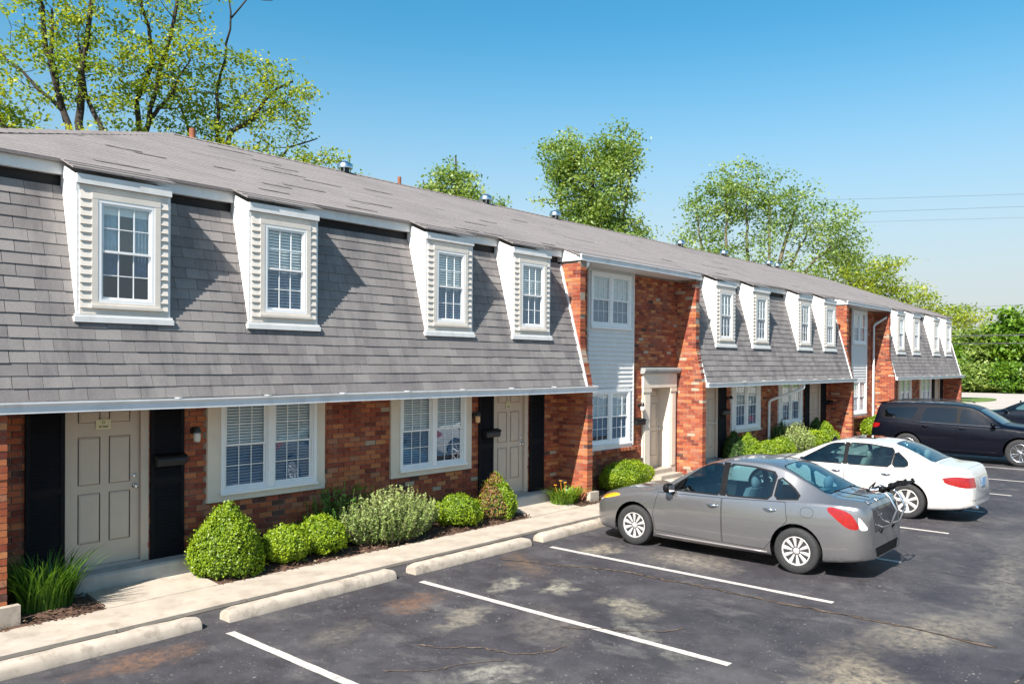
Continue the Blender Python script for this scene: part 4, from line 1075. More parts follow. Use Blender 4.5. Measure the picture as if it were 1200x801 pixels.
def feathery(name, label, loc, rx, ry, h, n_st, mat, seed, leaf=.03, per=26, group=None):
    """many upright leafy stems"""
    e = empty(name, loc, label, 'shrub', group); r_ = np.random.default_rng(seed); Vs = []; Rn = []; st = MB()
    for i in range(n_st):
        a = r_.uniform(0, 2 * PI); q = math.sqrt(r_.random()); bx, by = q * rx * .55 * math.cos(a), q * ry * .55 * math.sin(a)
        hh = h * (1 - .45 * q * q) * r_.uniform(.72, 1.12); tip = np.array([bx * 1.75 + r_.normal(0, .04), by * 1.6 + r_.normal(0, .04), hh]); b0 = np.array([bx, by, 0.])
        mid = (b0 + tip) / 2 + np.array([bx * .25, by * .25, hh * .06])
        ts = r_.uniform(.18, 1, per)[:, None]; P_ = (1 - ts) ** 2 * b0 + 2 * ts * (1 - ts) * mid + ts ** 2 * tip
        st.tube([b0, mid, tip], [.006, .004, .002], 4)
        P_ += r_.normal(0, .018, P_.shape) * (1.4 - ts); nn = np.tile(np.array([0, 0, .5]), (per, 1)) + unit(per)
        Vs.append(leaf_quads(P_, nn, leaf * (1.15 - .5 * ts[:, 0]) * r_.uniform(.7, 1.2, per), leaf * .36 * (1.1 - .3 * ts[:, 0]), .4))
        Rn.append(np.clip(.25 + .6 * ts[:, 0] * (hh / h) + r_.normal(0, .13, per), 0, 1))
    link('foliage', quads_mesh('foliage', np.concatenate(Vs), np.concatenate(Rn), mat), e); st.build('stems', BARKL, e)
    return e
feathery('feathery_shrub', 'wide pale green feathery shrub in front of the brick between both windows', (8.42, .16, .06), 1.02, .50, .82, 520, L_PALE, 21, .034, 34)
feathery('tall_weed', 'dark green leafy weeds behind the pale feathery shrub', (7.75, .46, .06), .85, .2, .98, 90, L_GRASS, 22, .05, 26)
feathery('feathery_shrub', 'silvery pale shrub right of the white downspout', (24.55, .16, .06), .95, .5, 1.0, 260, L_PALE, 23, .05, 30)
feathery('tall_weed', 'dark green shrub against the brick behind the silvery shrub', (24.2, .5, .06), .6, .2, 1.15, 90, L_DARK, 24, .06, 30)

def blades(name, label, cat, loc, rx, ry, h, n, mat, seed, w=.011, droop=.55, group=None):
    e = empty(name, loc, label, cat, group); r_ = np.random.default_rng(seed); Q = []; Rn = []
    for i in range(n):
        a = r_.uniform(0, 2 * PI); q = math.sqrt(r_.random()); b0 = np.array([q * rx * .6 * math.cos(a), q * ry * .6 * math.sin(a), 0.]); L = h * r_.uniform(.5, 1.15)
        aa = a + r_.normal(0, .6); out = np.array([math.cos(aa), math.sin(aa), 0]) * (.12 + droop * r_.random()) * L; side = np.array([-math.sin(aa), math.cos(aa), 0]) * w * r_.uniform(.6, 1.2)
        k = 5; pr = None; rn = r_.random()
        for j in range(k + 1):
            t = j / k; p = b0 + out * t ** 1.6 + np.array([0, 0, L * (t - droop * .55 * t ** 2.6)]); s_ = side * (1 - t ** 2 * .92)
            if pr is not None: Q.append([pr[0] - pr[1], pr[0] + pr[1], p + s_, p - s_]); Rn.append(np.clip(rn * .5 + t * .45, 0, 1))
            pr = (p, s_)
    link('blades', quads_mesh('blades', np.array(Q), np.array(Rn), mat), e); return e
blades('grass_clump', 'tall dark green grass clump left of the first front door', 'grass clump', (3.42, .26, .03), .50, .30, .82, 480, L_GRASS, 31, .011, .5)
ly = blades('daylily_plant', 'low daylily clump with orange flowers by the brick pier', 'flower clump', (13.0, .22, .06), .52, .36, .50, 330, L_LILY, 32, .016, .75)
fl = MB()
for (x, y, z) in ((-.05, .05, .44), (.03, .0, .40), (-.16, .1, .36)):
    fl.tube([(x * .4, y * .4, 0), (x, y, z)], .004, 4)
    for j in range(6):
        t = j * PI / 3; a = Vector((x, y, z)); d = Vector((math.cos(t), math.sin(t), .6)) * .045; s_ = Vector((-math.sin(t), math.cos(t), 0)) * .016
        fl.add([tuple(a), tuple(a + d * .6 + s_), tuple(a + d), tuple(a + d * .6 - s_)], [(0, 1, 2, 3)])
fl.build('flower', FLOWER, ly)

# ---- trees
def tree(name, label, base, limbs, blobs, n_cl, per, leaf, mat, seed, group=None, bark=BARK, spread=.34, bare=0.0, trunk_r=.2, cat='tree'):
    """limbs: polylines (with radii) relative to base; blobs: crown ellipsoids (cx,cy,cz,rx,ry,rz,weight) to be filled with leafy twigs"""
    r_ = np.random.default_rng(seed); e = empty(name, base, label, cat, group, R(-50))
    tr = MB(); nodes = []; rad = []
    for li, (pts, r0, r1) in enumerate(limbs):
        pts = [np.array(p, float) for p in pts]; Q = []
        for a, b in zip(pts, pts[1:]):
            k = max(2, int(np.linalg.norm(b - a) / .5))
            for j in range(k): Q.append(a + (b - a) * j / k + r_.normal(0, .05, 3) * (1 if li or j else 0))
        Q.append(pts[-1]); k = len(Q); rr_ = [r0 + (r1 - r0) * i / (k - 1) for i in range(k)]
        tr.tube([tuple(q) for q in Q], rr_, 8 if li == 0 else 6)
        nodes += Q; rad += rr_
    tr.build('trunk', bark, e, smooth=True)
    nodes = np.array(nodes); rad = np.array(rad)
    W = np.array([b[6] for b in blobs], float); W /= W.sum(); C = []
    for bi, b in enumerate(blobs):
        k = int(n_cl * W[bi]); d = unit(k) * (r_.random(k) ** .42)[:, None]
        C.append(np.array(b[:3]) + d * np.array(b[3:6]))
    C = np.concatenate(C); C += r_.normal(0, .12, C.shape)
    dmin = np.array([np.linalg.norm(nodes - c, axis=1).min() for c in C]); C = C[np.argsort(dmin)]
    br = MB(); N_ = list(nodes); Rr = list(rad); arr = np.array(N_); cnt = len(arr); buf = np.zeros((cnt + len(C) * 3 + 5, 3)); buf[:cnt] = arr; rb_ = np.zeros(len(buf)); rb_[:cnt] = rad
    for c in C:
        d = buf[:cnt] - c; dist = np.linalg.norm(d, axis=1) + np.maximum(0, d[:, 2] + .15) * 2.5; j = int(dist.argmin())
        a = buf[j]; r0 = min(rb_[j] * .7, .05); m1 = a + (c - a) * .5 + np.array([0, 0, -.06 * np.linalg.norm(c - a)]) + r_.normal(0, .05, 3)
        r0 = max(.008, min(r0, .007 + .014 * np.linalg.norm(c - a)))
        br.tube([tuple(a), tuple(m1), tuple(c)], [r0, r0 * .75, r0 * .45], 4, cap=False)
        buf[cnt] = m1; rb_[cnt] = r0 * .8; buf[cnt + 1] = c; rb_[cnt + 1] = r0 * .5; cnt += 2
    tag(br.build('branches', bark, e), kind='stuff')
    k = len(C); keep = r_.random(k) > bare; Ck = C[keep]; k = len(Ck)
    cl = np.repeat(np.arange(k), per); off = r_.normal(0, 1, (k * per, 3)) * spread * np.array([1, 1, .55]); P_ = Ck[cl] + off
    cb = r_.uniform(.15, .75, k); rnd = np.clip(cb[cl] + r_.normal(0, .14, k * per), 0, 1)
    nn = np.tile(np.array([0, 0, .9]), (k * per, 1)) + unit(k * per) * .6
    V = leaf_quads(P_, nn, leaf * r_.uniform(.6, 1.35, k * per), leaf * .62 * r_.uniform(.6, 1.3, k * per), .55)
    link('crown', quads_mesh('crown', V, rnd, mat), e)
    return e
TG = 'trees behind the building'
tree('spring_tree', 'tall yellow green tree with leaning forked trunk, second from the left edge', (9.4, 14.2, 0),
     [([(0, 0, 0), (-.1, 0, 4), (-.25, 0, 8.0), (-.9, 0, 10.0), (-1.35, 0, 11.6), (-1.75, 0, 14.5)], .19, .05), ([(-.3, 0, 8.3), (-.35, 0, 10), (-.15, 0, 12), (-.1, .2, 14.5)], .12, .04),
      ([(-.75, 0, 9.6), (-.95, -.3, 11), (-1.0, -.3, 12.6)], .09, .03), ([(-.1, 0, 7.6), (.3, 0, 9.3), (-.3, .1, 10.4), (-.5, .1, 12)], .10, .03), ([(-.8, 0, 9.8), (-2.0, 0, 11.0), (-2.8, 0, 11.7)], .07, .02)],
     [(-1.3, 0, 11.6, 1.5, 1.6, 1.9, 1.2), (.1, 0, 11.4, 1.1, 1.5, 1.7, 1.0), (-1.2, 0, 14.2, 2.0, 1.8, 1.6, 1.2), (.6, 0, 9.0, 1.0, 1.2, 1.1, .7), (-.6, 0, 7.9, 1.8, 1.5, .9, .6)],
     270, 32, 0.066, L_YEL, 41, TG, spread=.20)
tree('spring_tree', 'slender dark trunked yellow green tree, third from the left edge', (10.9, 14.6, 0),
     [([(0, 0, 0), (0, 0, 5), (.0, 0, 8.8), (.3, 0, 10.4), (.9, 0, 12.5), (1.25, 0, 14.6)], .16, .04), ([(.05, 0, 9.2), (-.15, 0, 10.6), (.4, .1, 11.7), (.2, .1, 12.9), (-.3, .1, 14.4)], .09, .03), ([(.2, 0, 9.9), (.9, 0, 10.8), (1.5, 0, 11.8)], .07, .02)],
     [(.5, 0, 11.2, 1.2, 1.3, 1.0, 1.0), (.5, 0, 13.6, 1.9, 1.6, 1.5, 1.1), (.2, 0, 9.0, .8, 1.2, .8, .5), (1.6, 0, 12.2, .8, 1.0, .8, .4)],
     170, 32, 0.066, L_YEL, 42, TG, spread=.20)
tree('spring_tree', 'broad yellow green tree with bare twigs on top, right of the slender one', (13.0, 14.0, 0),
     [([(0, 0, 0), (0, 0, 5), (0, 0, 8.3), (.1, 0, 9.6), (.0, 0, 11.2), (.3, 0, 12.8)], .17, .035), ([(.0, 0, 8.6), (.6, 0, 9.9), (1.6, 0, 11.0), (2.4, 0, 11.6)], .10, .03), ([(0, 0, 8.2), (-.8, 0, 9.6), (-1.2, 0, 11)], .09, .03),
      ([(.3, 0, 12.8), (.5, 0, 13.7), (.3, 0, 14.4), (.2, 0, 15.0)], .035, .012), ([(.5, 0, 13.6), (1.0, 0, 14.1), (1.2, 0, 14.15), (1.75, 0, 14.1)], .03, .010), ([(1.0, 0, 14.1), (1.05, 0, 14.7), (.95, 0, 15.1)], .022, .008),
      ([(.1, 0, 8.0), (1.6, .2, 8.7), (3.0, .3, 8.9), (4.1, .3, 8.6)], .08, .02), ([(1.6, .2, 8.7), (2.2, .3, 9.6), (3.1, .3, 9.9)], .05, .02)],
     [(.6, 0, 11.3, 1.9, 1.5, 1.3, 1.2), (1.9, 0, 10.7, 1.4, 1.3, 1.1, .8), (-.7, 0, 10.2, 1.1, 1.3, 1.2, .7), (.3, 0, 9.0, 2.0, 1.6, .9, 1.0), (2.9, .2, 9.0, 1.2, 1.1, .7, .55), (4.1, .2, 8.2, .9, .8, .45, .25), (2.6, .2, 7.9, 1.4, 1, .5, .5)],
     310, 35, 0.062, L_YEL, 43, TG, spread=.21)
tree('spring_tree', 'leaning green tree cut off by the left edge', (7.6, 14.0, 0),
     [([(0, 0, 0), (.1, 0, 5), (-.2, 0, 8.0), (-.7, 0, 9.4), (-1.6, 0, 10.2), (-2.2, 0, 11.6)], .18, .04), ([(-.1, 0, 7.6), (-1.6, 0, 8.8), (-2.4, 0, 9.0)], .1, .03)],
     [(-.9, 0, 9.3, 1.3, 1.4, 1.1, 1.0), (-2.2, 0, 10.8, 1.5, 1.4, 1.4, .9), (-.4, 0, 8.1, 1.2, 1.2, .8, .6)], 150, 33, 0.066, L_YEL, 44, TG, spread=.20)
tree('spring_tree', 'small pointed green treetop peeking over the ridge', (22.7, 13.2, 0),
     [([(0, 0, 0), (0, 0, 6), (.1, 0, 9), (0, 0, 11.0)], .2, .03), ([(0, 0, 7), (-.9, 0, 8.6), (-1.3, 0, 10.1)], .08, .02), ([(.1, 0, 7.5), (1.2, 0, 9.0)], .08, .02), ([(.1, 0, 7.2), (2.2, 0, 8.6)], .08, .02)],
     [(0, 0, 9.7, .9, .9, 1.1, 1.0), (-1.2, 0, 9.0, .6, .8, .9, .5), (0, 0, 8.2, 2.0, 1.2, .9, 1.1), (1.5, 0, 8.7, .7, .8, .7, .4), (2.9, .2, 7.7, .9, .9, .6, .3)], 200, 56, .075, L_GRN, 45, TG, spread=.22)
tree('spring_tree', 'dense oval green tree in the middle of the ridge', (31.6, 13.2, 0),
     [([(0, 0, 0), (0, 0, 6), (.1, 0, 10), (.3, 0, 13.2)], .26, .05), ([(0, 0, 7), (-1.2, 0, 9.5), (-1.4, 0, 12.5)], .12, .03), ([(.1, 0, 7), (1.6, 0, 9.5), (2.0, 0, 12.0)], .12, .03)],
     [(.2, 0, 10.6, 2.3, 2.1, 2.6, 2.0), (-1.1, 0, 12.6, 1.0, 1.2, 1.4, .7), (1.3, 0, 12.8, 1.2, 1.3, 1.3, .7), (.5, 0, 8.6, 2.7, 2.2, 1.6, 1.4)], 500, 52, .085, L_GRN, 46, TG, spread=.30)
tree('spring_tree', 'tall airy tree with many upright stems, right of centre', (55.0, 14.8, 0),
     [([(0, 0, 0), (0, 0, 5), (.6, 0, 9), (2.2, 0, 14.0)], .34, .07), ([(0, 0, 3), (-2.6, 0, 8), (-2.8, 0, 15)], .2, .05), ([(0, 0, 3), (-1.2, 0, 8), (-1.4, 0, 15.5)], .2, .05), ([(0, 0, 4), (1.4, .4, 9), (3.6, .4, 13.2)], .2, .04), ([(0, 0, 3), (-4.2, 0, 8), (-4.8, 0, 14)], .18, .04), ([(.4, 0, 6), (3.2, 0, 10), (5.6, 0, 12)], .16, .04)],
     [(-4.3, 0, 12.0, 1.9, 2.0, 3.6, 1.4), (-1.9, 0, 15.0, 2.4, 2.2, 2.1, 1.4), (1.4, 0, 14.0, 2.2, 2.2, 2.3, 1.1), (-.5, 0, 11.4, 3.2, 2.2, 2.6, .9), (4.4, 0, 12.2, 2.4, 2.0, 2.2, 1.1), (.2, 0, 8.4, 5.2, 2.4, 1.6, 1.1), (6.0, 0, 10.6, 1.4, 1.5, 1.4, .35)],
     560, 34, .115, L_GRN, 47, TG, spread=.42, bark=BARKL, bare=.08)
tree('spring_tree', 'low spreading yellowish tree above the far end of the roof', (67.0, 13.6, 0),
     [([(0, 0, 0), (0, 0, 5), (.3, 0, 9)], .3, .08), ([(0, 0, 5), (-3, 0, 8), (-5, 0, 9.5)], .15, .04), ([(.1, 0, 5), (3.5, 0, 8), (6.5, 0, 8.2)], .15, .04), ([(.1, 0, 5.5), (7.0, 0, 6.6), (11, 0, 6.4)], .14, .04)],
     [(-1.5, 0, 9.4, 4.2, 2.4, 2.2, 1.6), (2.6, 0, 10.2, 2.8, 2.2, 1.6, .9), (4.2, 0, 8.2, 3.4, 2.2, 1.3, 1.0), (8.5, 0, 6.9, 3.2, 2.0, 1.2, .8), (-4.8, 0, 8.8, 2.0, 2.0, 1.6, .6)],
     420, 34, .125, L_YEL, 48, TG, spread=.45, bark=BARKL)
# wood edge beyond the road on the right
WG = 'trees and shrubs beyond the far road'
def far_tree(x, y, rx, h, seed, label, mat=L_MID, n=300, group=WG, leaf=.30, bx=.9):
    bl = [(0, 0, h * .62, rx * .8, rx * .8, h * .36, 2), (-rx * .5, 0, h * .45, rx * .7, rx * .7, h * .3, 1), (rx * .5, 0, h * .5, rx * .7, rx * .7, h * .3, 1), (0, 0, h * .22, rx * bx, rx * bx, h * .22, 1)]
    tree('broadleaf_tree', label, (x, y, 0), [([(0, 0, 0), (.1, 0, h * .3), (0, 0, h * .75)], .22, .06), ([(0, 0, h * .3), (rx * .5, 0, h * .6)], .12, .04), ([(0, 0, h * .3), (-rx * .5, 0, h * .55)], .12, .04)], bl, n, 34, leaf, mat, seed, group, spread=.62)
ft = [(103, 15.5, 3.0, 5.6, 'small tree just right of the gable end beyond the road', L_MID), (106, 12.5, 3.4, 7.0, 'leafy tree second from the gable end beyond the road', L_GRN), (108, 8.4, 3.8, 9.6, 'tallest rounded tree beyond the far road', L_MID),
      (107, 3.8, 3.8, 9.0, 'dark broad tree near the right edge beyond the road', L_MID), (108, -.6, 4.0, 9.2, 'broad tree cut by the right edge beyond the road', L_MID), (118, 20, 4, 8.5, 'hazy tree farther back beside the gable end', L_GRN), (112, -6, 5, 9, 'tree outside the right edge beyond the road', L_MID)]
for i, (x, y, rx, h, lab, mt) in enumerate(ft): far_tree(x, y, rx, h, 60 + i, lab, mt, 340)
fs_ = [(100.2, 13.8, 2.1, 2.9, 'low yellow green shrub nearest the gable end on the far verge'), (100.5, 10.6, 2.3, 3.6, 'second low shrub along the far verge'), (100.4, 7.4, 2.3, 3.3, 'third low shrub along the far verge, middle of the row'),
       (100.6, 4.2, 2.3, 3.7, 'fourth low shrub along the far verge'), (100.4, 1.0, 2.4, 3.3, 'low shrub at the right edge on the far verge'), (100.4, -2.6, 2.4, 3.6, 'shrub beyond the right edge on the far verge'), (100, 17.2, 2.4, 3.2, 'shrub hidden behind the gable end')]
for i, (x, y, rx, h, lab) in enumerate(fs_):
    tree('roadside_shrub', lab, (x, y, 0), [([(0, 0, 0), (0, 0, h * .5)], .08, .03), ([(0, 0, 0), (rx * .5, 0, h * .5)], .06, .02), ([(0, 0, 0), (-rx * .5, 0, h * .5)], .06, .02)],
         [(0, 0, h * .5, rx, rx * .8, h * .45, 2), (0, -rx * .2, h * .25, rx * 1.1, rx, h * .22, 1)], 170, 40, .20, L_GRN if i % 2 else L_MID, 80 + i, 'low shrubs along the far verge', spread=.42, cat='shrub')
# distant wood that closes the horizon
k = 26000
ang = rng.uniform(R(-20), R(105), k); dd = rng.uniform(170, 200, k)
hx = np.sin(ang * 9) * 1.2 + np.sin(ang * 31) * .9 + np.sin(ang * 77) * .6
zz = rng.random(k) ** .8 * (6.0 + hx)
P_ = np.stack([dd * np.cos(ang) + 20, dd * np.sin(ang), zz], 1)
V = leaf_quads(P_, np.tile(np.array([-.5, -.5, .7]), (k, 1)), rng.uniform(.6, 1.4, k) * .9, rng.uniform(.5, 1.0, k) * .8, .7)
tag(link('distant_wood', quads_mesh('distant_wood', V, rng.random(k), L_MID)), 'distant line of trees on the horizon', 'wood', kind='stuff')

# ---- power lines with their poles outside the frame
def wire_run(name, label, P0, P1, sag, r_, group):
    pts = []
    for i in range(25):
        t = i / 24; p = Vector(P0).lerp(Vector(P1), t); p.z -= sag * 4 * t * (1 - t); pts.append(tuple(p))
    mb = MB(); mb.tube(pts, r_, 5); o = mb.build(name, WIRE); tag(o, label, 'wire', group)
WGp = 'overhead wires on the right'
wire_run('overhead_wire', 'uppermost thin overhead wire in the sky on the right', (72, 22, 17.9), (94, -34, 16.8), .3, .011, WGp)
wire_run('overhead_wire', 'second thin overhead wire in the sky on the right', (72, 22, 16.65), (94, -34, 16.2), .3, .012, WGp)
wire_run('overhead_wire', 'third thin overhead wire in the sky on the right', (72, 22, 15.8), (94, -34, 15.15), .3, .009, WGp)
wire_run('overhead_wire', 'faint lone wire just above the treetops', (96, 46, 9.4), (94, -34, 9.6), .5, .014, WGp)
wire_run('cable', 'thick upper cable crossing in front of the far trees', (93, 46, 6.3), (91, -34, 6.5), .5, .055, WGp)
wire_run('cable', 'thick lower cable crossing in front of the far trees', (93, 46, 5.5), (91, -34, 5.7), .5, .045, WGp)
for (x, y, h, lab) in ((72, 22, 18.2, 'wooden utility pole behind the building'), (94.3, -34, 17.4, 'wooden utility pole beyond the right edge'), (94, 46, 10, 'short wooden utility pole beyond the building end')):
    e = empty('utility_pole', (x, y, 0), lab, 'utility pole')
    mb = MB(); mb.tube([(0, 0, 0), (0, 0, h)], [.17, .11], 10); mb.build('pole', BARKL, e, smooth=True, sharp=40)
    mb = MB(); mb.box(-.06, .06, -1.1, 1.1, h - .7, h - .58); mb.build('crossarm', BARKL, e)

# ================================================================== CARS
def hermite(ctrl, ys):
    """smooth interpolation of (y, value) controls given in descending y"""
    c = sorted(ctrl); X = np.array([a for a, b in c], float); Y = np.array([b for a, b in c], float); h = np.diff(X); d = np.diff(Y) / h
    m_ = np.zeros(len(X)); m_[0] = d[0]; m_[-1] = d[-1]
    for i in range(1, len(X) - 1):
        m_[i] = 0 if d[i - 1] * d[i] <= 0 else 2 * d[i - 1] * d[i] / (d[i - 1] + d[i])
    out = []
    for y in ys:
        i = int(min(max(np.searchsorted(X, y) - 1, 0), len(h) - 1)); t = min(max((y - X[i]) / h[i], 0), 1)
        out.append((2 * t ** 3 - 3 * t ** 2 + 1) * Y[i] + (t ** 3 - 2 * t ** 2 + t) * h[i] * m_[i] + (-2 * t ** 3 + 3 * t ** 2) * Y[i + 1] + (t ** 3 - t ** 2) * h[i] * m_[i + 1])
    return np.array(out)
def chaikin(P_, it=2):
    for _ in range(it):
        Q = [P_[0]]
        for a, b in zip(P_, P_[1:]): Q += [a * .75 + b * .25, a * .25 + b * .75]
        Q.append(P_[-1]); P_ = Q
    return P_
def inflate(poly, d):
    n = len(poly); c = Vector((sum(p[0] for p in poly) / n, sum(p[1] for p in poly) / n)); out = []
    L = []
    for i in range(n):
        a, b = Vector(poly[i]), Vector(poly[(i + 1) % n]); t = (b - a).normalized(); nn = Vector((t.y, -t.x))
        if nn.dot((a + b) / 2 - c) < 0: nn = -nn
        L.append((a + nn * d, t))
    for i in range(n):
        (p, t), (q, u) = L[i - 1], L[i]; den = t.x * u.y - t.y * u.x
        k = ((q.x - p.x) * u.y - (q.y - p.y) * u.x) / den if abs(den) > 1e-6 else 0; out.append(tuple(p + t * k) if abs(den) > 1e-6 else tuple(q))
    return out
def smooth_poly(poly, it=1):
    """round the corners of a convex polygon"""
    P_ = [Vector(p) for p in poly]
    for _ in range(it):
        Q = []
        for i in range(len(P_)): a, b = P_[i], P_[(i + 1) % len(P_)]; l = (b - a).length; k = min(.25, .045 / max(l, 1e-6)); Q += [a.lerp(b, k), a.lerp(b, 1 - k)]
        P_ = Q
    return [tuple(p) for p in P_]
def cut(bm, faces, poly, axis):
    """restrict faces to those inside a convex polygon, slicing along its edges. axis: 'x' side view (y,z), 'z' plan (x,y), 'y' rear view (x,z)"""
    n = len(poly); c = Vector((sum(p[0] for p in poly) / n, sum(p[1] for p in poly) / n))
    for i in range(n):
        a, b = Vector(poly[i]), Vector(poly[(i + 1) % n]); t = (b - a)
        if t.length < 1e-6 or not faces: continue
        nn = Vector((t.y, -t.x)).normalized()
        if nn.dot(a - c) < 0: nn = -nn
        if axis == 'x': co, no = (0, a.x, a.y), (0, nn.x, nn.y)
        elif axis == 'z': co, no = (a.x, a.y, 0), (nn.x, nn.y, 0)
        else: co, no = (a.x, 0, a.y), (nn.x, 0, nn.y)
        co, no = Vector(co), Vector(no)
        g = set(faces)
        for f in faces: g.update(f.edges); g.update(f.verts)
        r_ = bmesh.ops.bisect_plane(bm, geom=list(g), dist=1e-5, plane_co=co, plane_no=no)
        fs = {x for x in r_['geom'] if isinstance(x, bmesh.types.BMFace)}
        faces = [f for f in fs if f.is_valid and (f.calc_center_median() - co).dot(no) < 0]
    return faces
def make_wheel(r_, rr_, wid, spokes, sw, mat_s, mat_b, hub=.30, twin=False, dish=.02):
    """returns dict of meshes, outer face towards +x"""
    out = {}
    mb = MB(); mb.lathe([(rr_ * .97, wid * .36), (rr_ * 1.0, wid * .47), (rr_ * 1.06, wid * .50), (r_ * .93, wid * .50), (r_ * .985, wid * .42), (r_, wid * .25), (r_, -wid * .25), (r_ * .98, -wid * .45), (r_ * .9, -wid * .5), (rr_, -wid * .45), (rr_ * .97, -wid * .3)], axis='x', n=40)
    out['tyre'] = mb.mesh('tyre', RUBBER, True); sharpen(out['tyre'], 50)
    mb = MB(); x1 = wid * .46; mb.lathe([(rr_ * .88, x1 - .03), (rr_ * .90, x1 - .004), (rr_ * .94, x1), (rr_ * 1.0, x1 - .004), (rr_ * 1.0, x1 - .03), (rr_ * .93, x1 - .12)], axis='x', n=40)
    out['rim'] = mb.mesh('rim', mat_s, True)
    mb = MB(); mb.lathe([(0, x1 - .09), (rr_ * .97, x1 - .10)], axis='x', n=30); out['brake_disc'] = mb.mesh('brake_disc', mat_b)
    mb = MB(); mb.lathe([(hub * rr_, x1 - .06), (hub * rr_, x1 - dish - .012), (hub * rr_ * .85, x1 - dish), (0, x1 - dish + .006)], axis='x', n=24); out['hub_cap'] = mb.mesh('hub_cap', mat_s, True)
    sp = MB()
    def bar(t0, wi, wo):
        def P_(rad, off, x): c_, s_ = math.cos(t0), math.sin(t0); return (x, rad * c_ - off * s_, rad * s_ + off * c_)
        ri, ro = hub * rr_ * .8, rr_ * .93; xi, xo = x1 - dish, x1 - .006; xm = (xi + xo) / 2 - .002; rm = (ri + ro) / 2; wm_ = (wi + wo) / 2 * .96
        vs = []
        for (rad, w_, x) in ((ri, wi, xi), (rm, wm_, xm), (ro, wo, xo)): vs += [P_(rad, -w_, x - .004), P_(rad, -w_ * .6, x + .002), P_(rad, w_ * .6, x + .002), P_(rad, w_, x - .004), P_(rad, w_, x - .04), P_(rad, -w_, x - .04)]
        fs = [(6 * i + j, 6 * i + (j + 1) % 6, 6 * (i + 1) + (j + 1) % 6, 6 * (i + 1) + j) for i in range(2) for j in range(6)]
        return vs, fs
    S_ = []
    for i in range(spokes):
        t0 = 2 * PI * i / spokes + .2
        for d in ((-.17, .17) if twin else (0,)):
            m1 = MB(); vs, fs = bar(t0 + d, rr_ * sw[0], rr_ * sw[1]); m1.add(vs, fs); S_.append(m1.mesh('spoke', mat_s))
    out['spoke'] = S_
    return out
